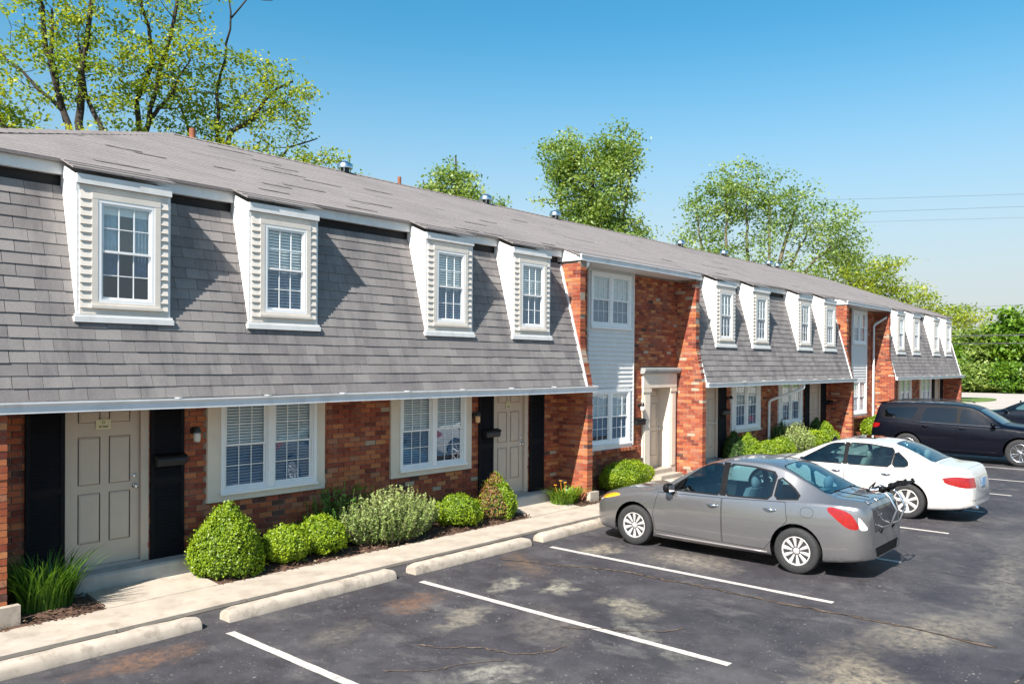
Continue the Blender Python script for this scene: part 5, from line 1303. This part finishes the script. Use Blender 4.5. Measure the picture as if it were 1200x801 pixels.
def car(spec, loc, rz, label, cat, paint_m):
    L = spec; e = empty(L['name'], loc, label, cat, None, rz)
    front, tail = L['top'][0][0], L['top'][-1][0]
    u = np.linspace(0, 1, L.get('n', 84)); ys = front + (tail - front) * (u - .045 * np.sin(2 * PI * u) * 1.0)
    ys = np.concatenate([[front - .003, front - .012, front - .03], ys[1:-1], [tail + .03, tail + .012, tail + .003]]); ys = np.array(sorted(set(np.round(ys, 4)), reverse=True))
    zt = hermite(L['top'], ys); zb_ = hermite(L['belt'], ys); wm = hermite(L['wm'], ys); wr = hermite(L['wr'], ys); z0 = hermite(L['z0'], ys); cr_ = hermite(L['crown'], ys); ins = hermite(L['inset'], ys)
    bm = bmesh.new(); rows = []
    for i, y in enumerate(ys):
        W = wm[i]; b = zb_[i]; zr = zt[i] - cr_[i]; w_b = W - ins[i]
        side = [Vector((W - .09, z0[i])), Vector((W - .03, z0[i] + .015)), Vector((W - .012, z0[i] + .12)), Vector((W + .004, z0[i] + .62 * (b - z0[i]) * .62 + .02)), Vector((W + .002, z0[i] + .72 * (b - z0[i]))), Vector((w_b + .022, b - .035)), Vector((w_b, b))]
        g0, g1 = Vector((w_b - .006, b + .006)), Vector((wr[i], zr))
        gh = [g0 + (g1 - g0) * t + Vector((.012 * math.sin(PI * t) * min(1, max(0, (zr - b) / .4)), 0)) for t in (.12, .36, .62, .88)]
        roof = [Vector((wr[i] - .018, zr + cr_[i] * .35))] + [Vector((wr[i] * (1 - s), zr + cr_[i] * (1 - (1 - s) ** 2.2 * .65))) for s in (.12, .3, .55, .8, 1.0)]
        half = chaikin(side + [g0] + gh + [g1] + roof, 1)
        pts = [(p.x, y, p.y) for p in half] + [(-p.x, y, p.y) for p in reversed(half[:-1])]
        rows.append([bm.verts.new(p) for p in pts])
    for a, b in zip(rows, rows[1:]):
        for j in range(len(a) - 1): bm.faces.new((a[j], b[j], b[j + 1], a[j + 1]))
    bm.faces.new(rows[0][::1]); bm.faces.new(rows[-1][::-1])
    bmesh.ops.recalc_face_normals(bm, faces=bm.faces)
    if sum(f.normal.z for f in bm.faces if f.calc_center_median().z > max(zt) - .1) < 0: bmesh.ops.reverse_faces(bm, faces=bm.faces)
    reg = bm.faces.layers.int.new('reg'); Wm = max(wm)
    def base(axis, s):
        if axis == 'x': return [f for f in bm.faces if f[reg] == 0 and f.calc_center_median().x * s > .30 * Wm]
        if axis == 'z': return [f for f in bm.faces if f[reg] == 0 and f.normal.z > .12 and f.calc_center_median().z > L['deck']]
        return [f for f in bm.faces if f[reg] == 0 and f.normal.y * s > .25]
    names = {1: ('trim', PLASTIC), 2: ('seam', SEAM)}; nid = 10; pieces = []
    def region(poly, axis, s, name, mat, trim=0, tm=1, filt=None):
        nonlocal nid
        fs = base(axis, s)
        if filt: fs = [f for f in fs if filt(f)]
        if trim:
            fs = cut(bm, fs, inflate(poly, trim), axis); inner = cut(bm, list(fs), poly, axis)
            for f in bm.faces:
                pass
            inn = set(inner)
            # ring: faces inside inflated polygon that are not inner
            allf = [f for f in bm.faces if f.is_valid and f[reg] == 0 and f not in inn]
            po = inflate(poly, trim + 1e-4)
            def inside(f):
                c = f.calc_center_median(); p = Vector((c.y, c.z) if axis == 'x' else (c.x, c.y) if axis == 'z' else (c.x, c.z))
                if axis == 'x' and c.x * s < .30 * Wm: return False
                if axis == 'z' and (c.z < L['deck'] or f.normal.z < .12): return False
                if axis == 'y' and f.normal.y * s < .25: return False
                if filt and not filt(f): return False
                n = len(po); cc = Vector((sum(q[0] for q in po) / n, sum(q[1] for q in po) / n))
                for i in range(n):
                    a, b = Vector(po[i]), Vector(po[(i + 1) % n]); t = b - a; nn = Vector((t.y, -t.x))
                    if nn.dot(a - cc) < 0: nn = -nn
                    if nn.dot(p - a) > 0: return False
                return True
            for f in allf:
                if inside(f): f[reg] = tm
            fs = inner
        else: fs = cut(bm, fs, poly, axis)
        if name is None: 
            for f in fs: f[reg] = 0
            return
        for f in fs: f[reg] = nid
        pieces.append((nid, name, mat)); nid += 1
    for s in (1, -1):
        for (poly, nm) in L['side_windows']: region(smooth_poly(poly), 'x', s, nm, L.get('side_glass', CGLASS), trim=.022, filt=lambda f: f.calc_center_median().z > L['deck'] - .12)
        for (poly, nm, mt) in L['side_lights']: region(smooth_poly(poly), 'x', s, nm, mt, filt=(lambda f: abs(f.calc_center_median().x) > .56 * Wm))
    for s in (1, -1):
        for poly in L.get('pillars', []): region(poly, 'x', s, 'pillar_cover', PLASTIC, filt=lambda f: f.calc_center_median().z > L['deck'] - .12)
    region(smooth_poly(L['windshield']), 'z', 1, 'windshield', CGLASS, trim=.02)
    if 'rear_top' in L: region(smooth_poly(L['rear_top']), 'z', 1, 'rear_window', L.get('rear_glass', CGLASS), trim=.022)
    if 'rear_y' in L: region(smooth_poly(L['rear_y']), 'y', -1, 'rear_window', PGLASS, trim=.022)
    if 'trunk' in L: region(L['trunk'], 'z', 1, 'trunk_lid', paint_m, trim=.005, tm=2)
    if 'hood' in L: region(L['hood'], 'z', 1, 'hood', paint_m, trim=.006, tm=2)
    for (poly, nm, mt) in L.get('rear_panels', []): region(poly, 'y', -1, nm, mt, trim=.004, tm=2)
    for (poly, nm, mt) in L.get('front_panels', []): region(poly, 'y', 1, nm, mt, trim=.004, tm=2)
    # wheel arches
    wr_ = L['wheel'][0]
    for (ay) in L['axles']:
        for s in (1, -1):
            c = [(ay + (wr_ + .055) * math.cos(2 * PI * i / 28), wr_ + .01 + (wr_ + .055) * math.sin(2 * PI * i / 28)) for i in range(28)]
            fs = cut(bm, [f for f in bm.faces if f.calc_center_median().x * s > .30 * Wm], c, 'x'); bmesh.ops.delete(bm, geom=fs, context='FACES')
    for s in (1, -1):
        for (poly, nm) in L['doors']: region(poly, 'x', s, nm, paint_m, trim=.006, tm=2)
        for poly in L.get('rings', []):
            if s == L.get('ring_side', -1): region(smooth_poly(poly), 'x', s, 'fuel_door', paint_m, trim=.004, tm=2)
    def piece(ids, name, mats, parent, off=0):
        b2 = bm.copy(); r2 = b2.faces.layers.int['reg']
        bmesh.ops.delete(b2, geom=[f for f in b2.faces if f[r2] not in ids], context='FACES')
        for f in b2.faces: f.smooth = True; f.material_index = ids.index(f[r2]) if len(mats) > 1 else 0
        if off:
            for v in b2.verts: v.co += v.normal * off
        me = bpy.data.meshes.new(name); b2.to_mesh(me); b2.free()
        for mt in mats: me.materials.append(mt)
        return link(name, me, parent)
    body = piece([0, 1, 2], 'body', [paint_m, PLASTIC, SEAM], e)
    doors = {}
    for (i, nm, mt) in pieces:
        o = piece([i], nm, [mt], e, 0)
        if nm.endswith('door') and nm != 'fuel_door': doors.setdefault(nm, []).append(o)
    bv = BVHTree.FromBMesh(bm)
    def skin_x(y, z, s):
        h = bv.ray_cast(Vector((s * 2, y, z)), Vector((-s, 0, 0))); return h[0].x if h[0] else s * Wm
    # handles
    for s in (1, -1):
        for hi, (hy, hz) in enumerate(L['handles']):
            x = skin_x(hy, hz, s); mb = MB(); n = 10
            pts = [(x + s * (.004 + .030 * math.sin(PI * min(1, max(0, t * 1.0)))), hy + .095 - .19 * t, hz + .004 * math.sin(PI * t)) for t in [j / n for j in range(n + 1)]]
            mb.tube(pts, [.006 + .010 * math.sin(PI * (j + .6) / (n + 1.2)) for j in range(n + 1)], 8)
            par = None
            for nm, lst in doors.items():
                if nm == ('front_door', 'rear_door')[hi]: par = lst[0 if s == 1 else 1] if len(lst) > 1 else lst[0]
            mb.build('door_handle', L['handle_mat'], par or e, smooth=True)
            mb = MB(); mb.lathe([(0, .0), (.03, .001)], (0, 0, 0), 'x', 12)
        # mirror
        my_, mz_ = L['mirror']; x = skin_x(my_, mz_ - .05, s)
        bmm = bmesh.new(); bmesh.ops.create_icosphere(bmm, subdivisions=3, radius=1)
        for v in bmm.verts:
            q = v.co.copy(); f = lambda a, p: math.copysign(abs(a) ** p, a)
            v.co = Vector((f(q.x, .7) * .105, f(q.y, .8) * .075 * (1 if q.y > 0 else .6), f(q.z, .7) * .072))
        me = bpy.data.meshes.new('mirror'); bmm.to_mesh(me); bmm.free(); me.materials.append(L.get('mirror_mat', paint_m)); me.polygons.foreach_set('use_smooth', [True] * len(me.polygons))
        mo = link('mirror', me, e, (x + s * .13, my_, mz_))
        mb = MB(); mb.tube([(-s * .14, -.005, -.045), (-s * .06, 0, -.035), (0, 0, -.03)], [.02, .022, .025], 8); mb.build('mirror_arm', PLASTIC, mo, smooth=True)
        mb = MB(); mb.box(-.08, .08, -.052, -.049, -.05, .05); mb.build('mirror_glass', CHROME, mo)
        # rocker strip
        mb = MB(); a0, a1 = L['axles'][0] - wr_ - .10, L['axles'][1] + wr_ + .10; pts = []
        for j in range(9):
            y = a0 + (a1 - a0) * j / 8; zz = L['rocker']; pts.append((skin_x(y, zz, s) + s * .002, y, zz))
        mb.tube(pts, .012, 6); mb.build('rocker_trim', L.get('rocker_mat', PLASTIC), e, smooth=True)
    # wheels
    r_, rr_, wid = L['wheel'][:3]; wms = make_wheel(*L['wheel'])
    for ay in L['axles']:
        for s in (1, -1):
            w = bpy.data.objects.new('wheel', None); col.objects.link(w); w.parent = e; w.location = (s * (L['track'] - wid / 2), ay, r_ + .001); w.rotation_euler = (random.uniform(0, 1.2), 0, 0 if s == 1 else PI)
            for k_, me in wms.items():
                for m1 in (me if isinstance(me, list) else [me]): link(k_, m1, w)
            mb = MB(); R_ = wr_ + .06; n = 16; vs = []
            for j in range(n + 1):
                t = -.25 + (PI + .5) * j / n
                vs += [(s * (Wm - .035), ay + R_ * math.cos(t), wr_ + R_ * math.sin(t)), (s * (Wm - .34), ay + R_ * math.cos(t), wr_ + R_ * math.sin(t))]
            fs = [(2 * j, 2 * j + 1, 2 * j + 3, 2 * j + 2) for j in range(n)] + [tuple(2 * j + 1 for j in range(n + 1))]
            mb.add(vs, fs); mb.build('wheel_well', PLASTIC, e)
    # floor, cabin
    mb = MB(); zf = L['z0'][len(L['z0']) // 2][1] + .02; mb.box(-Wm + .36, Wm - .36, tail + .25, front - .25, zf, zf + .04); a0, a1 = L['axles'][0] - wr_ - .07, L['axles'][1] + wr_ + .07; mb.box(-Wm + .08, Wm - .08, a1, a0, zf - .002, zf + .038); mb.build('underbody', PLASTIC, e)
    cab = L['cabin']; sm_ = L.get('seat_mat', SEATM)
    mb = MB(); mb.prism_x([(cab['dash'], .45), (cab['dash'], L['deck'] - .12), (cab['dash'] - .15, L['deck'] - .06), (cab['dash'] - .42, L['deck'] - .10), (cab['dash'] - .48, .55)], -Wm + .14, Wm - .14); mb.build('dashboard', PLASTIC, e)
    def seat(x, y, w, hd=True):
        m1 = MB(); zs = cab['seat_z']
        m1.prism_x([(y + .25, zs), (y + .24, zs + .12), (y - .22, zs + .10), (y - .25, zs)], x - w, x + w)
        so = m1.build('seat', sm_, e)
        n = 6; vs = []
        for j in range(n + 1):
            t = j / n; yy = y - .22 - .20 * t; zz = zs + .08 + .56 * t; ww = w * (1 - .18 * t * t); vs += [(x - ww, yy - .04, zz), (x - ww * .8, yy + .05, zz), (x + ww * .8, yy + .05, zz), (x + ww, yy - .04, zz), (x + ww * .7, yy - .09, zz), (x - ww * .7, yy - .09, zz)]
        m1 = MB(); m1.add(vs, [(6 * j + i, 6 * j + (i + 1) % 6, 6 * (j + 1) + (i + 1) % 6, 6 * (j + 1) + i) for j in range(n) for i in range(6)] + [tuple(range(6 * n, 6 * n + 6))]); m1.build('backrest', sm_, so, smooth=True, sharp=50)
        for xx in ((x,) if hd is True else hd):
            bmm = bmesh.new(); bmesh.ops.create_icosphere(bmm, subdivisions=2, radius=1)
            for v in bmm.verts: v.co = Vector((math.copysign(abs(v.co.x) ** .7, v.co.x) * .125, v.co.y * .055, math.copysign(abs(v.co.z) ** .8, v.co.z) * .10)) 
            me = bpy.data.meshes.new('headrest'); bmm.to_mesh(me); bmm.free(); me.materials.append(sm_); me.polygons.foreach_set('use_smooth', [True] * len(me.polygons)); link('headrest', me, so, (xx, y - .46, zs + .72))
    seat(-.37, cab['front'], .24); seat(.37, cab['front'], .24); seat(0, cab['rear'], .60, (-.36, .36))
    mb = MB(); ring = [(-.37 + .18 * math.cos(2 * PI * i / 18), cab['dash'] - .55 + .06 * math.sin(2 * PI * i / 18), L['deck'] - .07 + .17 * math.sin(2 * PI * i / 18)) for i in range(19)]; mb.tube(ring, .014, 6, cap=False)
    mb.tube([ring[0], ring[9]], .012, 6); mb.tube([(-.37, cab['dash'] - .55, L['deck'] - .07), (-.37, cab['dash'] - .3, L['deck'] - .14)], .02, 6); mb.build('steering_wheel', PLASTIC, e, smooth=True)
    mb = MB(); mb.lathe([(0, .03), (.08, .025), (.10, 0), (.08, -.02), (0, -.02)], (0, cab['dash'] - .62, L['deck'] + .36), 'y', 10); mb.build('inner_mirror', PLASTIC, e)
    return e, bv
def plate(e, y, z, w=.305, h=.15, tilt=.0):
    mb = MB(); mb.box(-w / 2, w / 2, y - .006, y, z - h / 2, z + h / 2); mb.build('licence_plate', PLATEM, e)
G = dict(name='parked_sedan', deck=.93, pillars=[[(-.125, .95), (-.225, .95), (-.205, 1.42), (-.095, 1.42)]],
    top=[(2.20, .50), (2.185, .60), (2.12, .69), (1.95, .79), (1.6, .885), (1.25, .945), (1.0, .985), (.93, 1.0), (.55, 1.21), (.2, 1.39), (-.05, 1.465), (-.35, 1.505), (-.7, 1.495), (-1.0, 1.44), (-1.35, 1.275), (-1.66, 1.12), (-1.78, 1.09), (-2.0, 1.08), (-2.15, 1.06), (-2.205, .99), (-2.235, .80), (-2.25, .62)],
    belt=[(2.20, .46), (2.12, .60), (1.9, .70), (1.5, .79), (1.1, .86), (.6, .895), (0, .915), (-.7, .945), (-1.3, .985), (-1.8, 1.0), (-2.1, .985), (-2.2, .90), (-2.25, .58)],
    wm=[(2.20, .50), (2.17, .60), (2.08, .70), (1.9, .78), (1.6, .825), (1.2, .842), (0, .848), (-1.4, .845), (-1.8, .825), (-2.05, .775), (-2.18, .70), (-2.25, .60)],
    wr=[(2.20, .42), (2.0, .58), (1.6, .66), (1.1, .69), (.9, .685), (.5, .64), (.15, .585), (-.4, .565), (-.9, .56), (-1.3, .575), (-1.7, .62), (-2.0, .61), (-2.25, .50)],
    z0=[(2.20, .24), (2.0, .19), (1.2, .17), (0, .175), (-1.5, .20), (-2.0, .25), (-2.25, .30)],
    crown=[(2.20, .02), (1.6, .05), (1.0, .05), (.3, .07), (-.4, .075), (-1.2, .06), (-1.7, .03), (-2.25, .02)], inset=[(2.20, .03), (1.5, .05), (0, .045), (-1.5, .055), (-2.25, .04)],
    side_windows=[([(.72, .955), (-.13, .965), (-.10, 1.385), (.08, 1.37), (.2, 1.33)], 'front_side_window'), ([(-.22, .97), (-.90, .99), (-.93, 1.33), (-.55, 1.385), (-.20, 1.39)], 'rear_side_window'), ([(-.97, 1.0), (-1.33, 1.035), (-1.18, 1.17), (-.98, 1.285)], 'quarter_window')],
    side_lights=[([(1.96, .665), (1.66, .745), (1.62, .775), (1.80, .775), (2.08, .68)], 'turn_signal', AMBERL), ([(2.23, .57), (1.965, .66), (2.09, .68), (2.23, .66)], 'headlight', CLEARL),
        ([(-1.74, .985), (-1.70, .93), (-1.98, .71), (-2.12, .70), (-2.10, .80), (-2.0, .93)], 'taillight', REDL), ([(-2.125, .70), (-2.205, .70), (-2.20, .755), (-2.10, .89), (-2.105, .80)], 'reverse_light', CLEARL)],
    windshield=[(-.60, .90), (.60, .90), (.50, .26), (-.50, .26)], rear_top=[(-.47, -.98), (.47, -.98), (.55, -1.64), (-.55, -1.64)],
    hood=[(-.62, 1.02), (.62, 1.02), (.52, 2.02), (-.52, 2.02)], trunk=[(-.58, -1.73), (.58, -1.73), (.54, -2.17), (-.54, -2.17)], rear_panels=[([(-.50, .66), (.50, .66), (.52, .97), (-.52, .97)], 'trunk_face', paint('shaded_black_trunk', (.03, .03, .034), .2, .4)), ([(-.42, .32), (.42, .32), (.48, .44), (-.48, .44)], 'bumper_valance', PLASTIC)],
    front_panels=[([(-.40, .28), (.40, .28), (.44, .46), (-.44, .46)], 'grille', PLASTIC)],
    doors=[([(.93, .30), (.98, .55), (.90, .885), (-.165, .915), (-.185, .28)], 'front_door'), ([(-.205, .28), (-.185, .915), (-1.13, .965), (-1.17, .72), (-.90, .36), (-.84, .28)], 'rear_door')],
    rings=[[(-1.36, .80), (-1.53, .80), (-1.53, .93), (-1.36, .93)]], handles=[(-.04, .80), (-.92, .845)], handle_mat=CHROME, mirror=(.66, .985), mirror_mat=PLASTIC,
    wheel=(.315, .205, .185, 10, (.085, .135), HUBCAP, RIMDK, .34), axles=(1.33, -1.30), track=.84, rocker=.235, rocker_mat=paint('rocker_strip', (.32, .29, .28), .4, .35), cabin=dict(dash=.92, front=-.05, rear=-.85, seat_z=.42), seat_mat=simple('grey_seat', (.20, .22, .24), .9))
gcar, gbv = car(G, (11.86, -4.035, 0), 0, 'grey sedan with a bike rack on its trunk, nearest to the camera', 'car', P_GREY)
mb = MB(); mb.tube([(0, -.78, 1.49), (0, -1.0, 1.60)], [.006, .003], 6); mb.build('antenna', PLASTIC, gcar)
for (x, r0) in ((-.3, 0), (-.1, 1), (.1, 2), (.3, 3)):
    mb = MB(); mb.box(x - .03, x + .05, -2.252, -2.246, .90, .915); 
mb = MB()
for (a, b_) in ((-.40, -.36), (-.35, -.31), (-.30, -.27), (-.26, -.22)): mb.box(a, b_, -2.243, -2.236, .865, .885)
mb.build('badge', CHROME, gcar)
# bike rack strapped to the trunk
rk = empty('bike_rack', (11.86, -6.27, 1.0), 'folded bike rack with silver tubes and black cradles strapped to the grey trunk', 'bike rack')
def rt(name, pts, r_, mt, n=8): mb = MB(); mb.tube(pts, r_, n); return mb.build(name, mt, rk, smooth=True, sharp=60)
for s in (-1, 1):
    rt('silver_arm', [(s * .20 - .02, .16, .18), (s * .20, .02, .20), (s * .20, -.10, .10), (s * .20, -.19, -.06), (s * .19, -.12, -.26), (s * .18, .03, -.34)], .016, ALU)
    rt('cradle_arm', [(s * .17, .02, .16), (s * .18, -.14, .26), (s * .185, -.23, .285), (s * .19, -.31, .30)], .017, PLASTIC)
    for (yy, zz) in ((-.10, .245), (-.19, .275), (-.28, .295)):
        c_ = rt('cradle', [(s * .19 - .035, yy, zz), (s * .19 - .038, yy, zz + .032), (s * .19, yy, zz + .012), (s * .19 + .038, yy, zz + .032), (s * .19 + .035, yy, zz)], .009, PLASTIC)
        mb = MB(); mb.tube([(s * .19 - .04, yy + .01, zz + .034), (s * .19 + .04, yy + .01, zz + .037)], .007, 6); mb.build('strap', PLASTIC, c_)
    rt('webbing', [(s * .30, .14, .09), (s * .30, .60, .13)], .007, PLASTIC, 5); rt('webbing', [(s * .24, -.03, -.33), (s * .24, .06, -.58)], .007, PLASTIC, 5)
    mb = MB(); mb.lathe([(0, -.045), (.045, -.04), (.05, 0), (.045, .04), (0, .045)], (s * .20, -.01, .20), 'x', 12); mb.build('hinge', PLASTIC, rk, smooth=True)
rt('cross_tube', [(-.30, .16, .175), (.30, .16, .175)], .019, PLASTIC); rt('cross_tube', [(-.28, .02, -.34), (.28, .02, -.34)], .019, PLASTIC); rt('cross_tube', [(-.20, -.31, .30), (.20, -.30, .30)], .010, PLASTIC)
rt('folded_tube', [(-.30, -.02, .20), (-.05, -.12, .26), (.25, -.05, .24)], .013, PLASTIC); rt('folded_tube', [(-.36, .12, .22), (-.32, .05, .30), (-.28, .1, .22)], .010, PLASTIC)
rt('foot_pad', [(-.28, .02, -.34), (-.28, -.02, -.36)], .035, PLASTIC); rt('foot_pad', [(.28, .02, -.34), (.28, -.02, -.36)], .035, PLASTIC)

W = dict(name='parked_sedan', deck=.94, pillars=[[(-.165, .93), (-.255, .93), (-.235, 1.345), (-.145, 1.345)]],
    top=[(2.36, .50), (2.34, .62), (2.24, .72), (2.0, .82), (1.6, .90), (1.2, .955), (.98, .985), (.6, 1.16), (.2, 1.335), (-.1, 1.40), (-.5, 1.43), (-.85, 1.42), (-1.15, 1.365), (-1.5, 1.22), (-1.78, 1.085), (-1.95, 1.05), (-2.2, 1.035), (-2.34, 1.0), (-2.40, .92), (-2.455, .74), (-2.47, .58)],
    belt=[(2.36, .45), (2.24, .62), (1.9, .74), (1.4, .83), (.9, .88), (0, .90), (-.8, .92), (-1.4, .95), (-1.9, .965), (-2.2, .95), (-2.35, .87), (-2.47, .54)],
    wm=[(2.36, .55), (2.30, .68), (2.1, .80), (1.7, .88), (1.2, .905), (0, .91), (-1.3, .908), (-1.8, .895), (-2.15, .85), (-2.34, .77), (-2.44, .68), (-2.47, .58)],
    wr=[(2.36, .45), (2.1, .62), (1.6, .71), (1.0, .73), (.6, .68), (.15, .60), (-.5, .58), (-1.1, .575), (-1.5, .60), (-1.85, .66), (-2.2, .66), (-2.47, .5)],
    z0=[(2.36, .24), (2.1, .19), (1.2, .18), (0, .18), (-1.6, .20), (-2.2, .25), (-2.47, .32)],
    crown=[(2.36, .02), (1.6, .05), (1.0, .05), (.3, .06), (-.5, .065), (-1.2, .05), (-1.8, .03), (-2.47, .02)], inset=[(2.36, .03), (1.5, .05), (0, .05), (-1.5, .06), (-2.47, .045)],
    side_windows=[([(.70, .94), (-.17, .945), (-.15, 1.315), (.05, 1.30), (.16, 1.27)], 'front_side_window'), ([(-.25, .945), (-1.05, .955), (-1.08, 1.27), (-.6, 1.325), (-.23, 1.325)], 'rear_side_window'), ([(-1.10, .96), (-1.36, .98), (-1.34, 1.06), (-1.12, 1.23)], 'quarter_window')],
    side_lights=[([(2.38, .56), (1.90, .68), (1.82, .77), (2.1, .77), (2.38, .68)], 'headlight', CLEARL), ([(-1.95, .815), (-2.02, .725), (-2.30, .66), (-2.50, .66), (-2.50, .83), (-2.2, .865)], 'taillight', REDL)],
    windshield=[(-.62, .92), (.62, .92), (.51, .24), (-.51, .24)], rear_top=[(-.48, -1.08), (.48, -1.08), (.58, -1.76), (-.58, -1.76)],
    trunk=[(-.62, -1.86), (.62, -1.86), (.60, -2.33), (-.60, -2.33)], hood=[(-.68, 1.02), (.68, 1.02), (.60, 2.05), (-.60, 2.05)],
    front_panels=[([(-.45, .30), (.45, .30), (.5, .55), (-.5, .55)], 'grille', PLASTIC)],
    doors=[([(.98, .32), (1.0, .6), (.94, .865), (-.20, .89), (-.22, .30)], 'front_door'), ([(-.24, .30), (-.22, .89), (-1.18, .925), (-1.22, .72), (-.96, .38), (-.90, .30)], 'rear_door')],
    rings=[[(-1.62, .71), (-1.81, .71), (-1.81, .86), (-1.62, .86)]], handles=[(-.06, .80), (-1.0, .81)], handle_mat=CHROME, mirror=(.66, .97),
    wheel=(.33, .225, .215, 7, (.10, .15), HUBCAP, RIMDK, .26), axles=(1.42, -1.36), track=.90, rocker=.25, rocker_mat=P_WHITE, cabin=dict(dash=.90, front=-.08, rear=-.95, seat_z=.40), seat_mat=SEATL)
wcar, _ = car(W, (17.32, -3.90, 0), 0, 'white sedan parked beyond the grey sedan, with round red taillights', 'car', P_WHITE)
plate(wcar, -2.475, .73); mb = MB(); mb.tube([(-.5, -2.40, .30), (-.5, -2.50, .30)], .035, 10); mb.build('exhaust_tip', CHROME, wcar)
mb = MB(); mb.box(-.30, .30, -.62, -.18, 1.4325, 1.436); mb.build('sunroof', PGLASS, wcar)
S = dict(name='parked_suv', deck=1.08, pillars=[[(-.055, 1.155), (-.165, 1.155), (-.145, 1.61), (-.035, 1.61)]],
    top=[(2.45, .55), (2.44, .78), (2.36, .95), (2.15, 1.06), (1.6, 1.14), (1.2, 1.18), (1.08, 1.20), (.7, 1.42), (.35, 1.62), (.1, 1.70), (-.4, 1.75), (-1.2, 1.765), (-2.0, 1.745), (-2.32, 1.71), (-2.40, 1.66), (-2.47, 1.45), (-2.56, 1.18), (-2.62, .95), (-2.65, .62)],
    belt=[(2.45, .50), (2.38, .80), (2.1, .95), (1.5, 1.03), (1.0, 1.075), (0, 1.10), (-1, 1.13), (-2.0, 1.17), (-2.45, 1.15), (-2.58, 1.0), (-2.65, .58)],
    wm=[(2.45, .62), (2.38, .76), (2.2, .86), (1.8, .935), (1.2, .955), (0, .96), (-1.6, .955), (-2.1, .935), (-2.45, .88), (-2.6, .80), (-2.65, .72)],
    wr=[(2.45, .55), (2.1, .70), (1.5, .78), (1.1, .77), (.7, .72), (.3, .68), (-.5, .67), (-1.6, .665), (-2.3, .65), (-2.5, .68), (-2.65, .6)],
    z0=[(2.45, .30), (2.2, .25), (1.2, .24), (0, .25), (-1.6, .26), (-2.3, .30), (-2.65, .38)],
    crown=[(2.45, .03), (1.6, .05), (1.0, .05), (.3, .06), (-.5, .07), (-2.3, .06), (-2.65, .02)], inset=[(2.45, .03), (1.5, .05), (0, .06), (-2.0, .06), (-2.65, .04)],
    side_windows=[([(.88, 1.145), (-.06, 1.165), (-.04, 1.585), (.18, 1.57), (.34, 1.53)], 'front_side_window'), ([(-.16, 1.17), (-1.16, 1.19), (-1.02, 1.60), (-.14, 1.60)], 'rear_side_window'), ([(-1.36, 1.23), (-2.28, 1.27), (-2.18, 1.56), (-1.22, 1.60)], 'quarter_window')],
    side_lights=[([(2.47, .78), (2.05, .88), (2.1, .98), (2.47, .92)], 'headlight', CLEARL), ([(-2.30, 1.06), (-2.38, .93), (-2.67, .90), (-2.67, 1.06)], 'taillight', REDL)],
    side_glass=PGLASS, windshield=[(-.66, 1.06), (.66, 1.06), (.58, .42), (-.58, .42)], rear_y=[(-.52, 1.22), (.52, 1.22), (.48, 1.60), (-.48, 1.60)],
    front_panels=[([(-.5, .40), (.5, .40), (.55, .80), (-.55, .80)], 'grille', PLASTIC)],
    doors=[([(1.12, .42), (1.14, .7), (1.08, 1.05), (-.11, 1.085), (-.13, .36)], 'front_door'), ([(-.15, .36), (-.13, 1.085), (-1.22, 1.12), (-1.26, .86), (-1.02, .46), (-.96, .36)], 'rear_door')],
    handles=[(.02, 1.0), (-1.0, 1.03)], handle_mat=P_NAVY, mirror=(.84, 1.17), wheel=(.39, .265, .26, 5, (.055, .04), ALU, RIMDK, .20, True), axles=(1.52, -1.52), track=.955, rocker=.36, rocker_mat=P_NAVY,
    cabin=dict(dash=1.0, front=.15, rear=-.85, seat_z=.62))
scar, _ = car(S, (28.03, -3.85, 0), PI, 'black SUV parked tail to the building with dark tinted windows', 'SUV', P_NAVY)
for s in (-1, 1):
    mb = MB(); mb.tube([(s * .60, .05, 1.73), (s * .60, -.1, 1.79), (s * .59, -1.2, 1.815), (s * .58, -2.0, 1.79), (s * .57, -2.15, 1.75)], .016, 8); mb.build('roof_rail', BLACKM, scar, smooth=True)
    mb = MB(); pts = [(s * .925, 1.0 - 2.35 * j / 10, 1.105 + .005 * j) for j in range(11)]; mb.tube(pts, .008, 6); mb.build('belt_trim', CHROME, scar, smooth=True)
mb = MB(); mb.prism_x([(-2.30, 1.73), (-2.52, 1.70), (-2.53, 1.685), (-2.36, 1.66)], -.56, .56); mb.build('rear_spoiler', P_NAVY, scar)
D = dict(W); D['side_glass'] = CGLASS; D['rocker_mat'] = P_BLACK; D['seat_mat'] = SEATM
dcar, _ = car(D, (41.5, -3.30, 0), 0, 'dark sedan cut by the right edge, beyond the black SUV', 'car', P_BLACK)
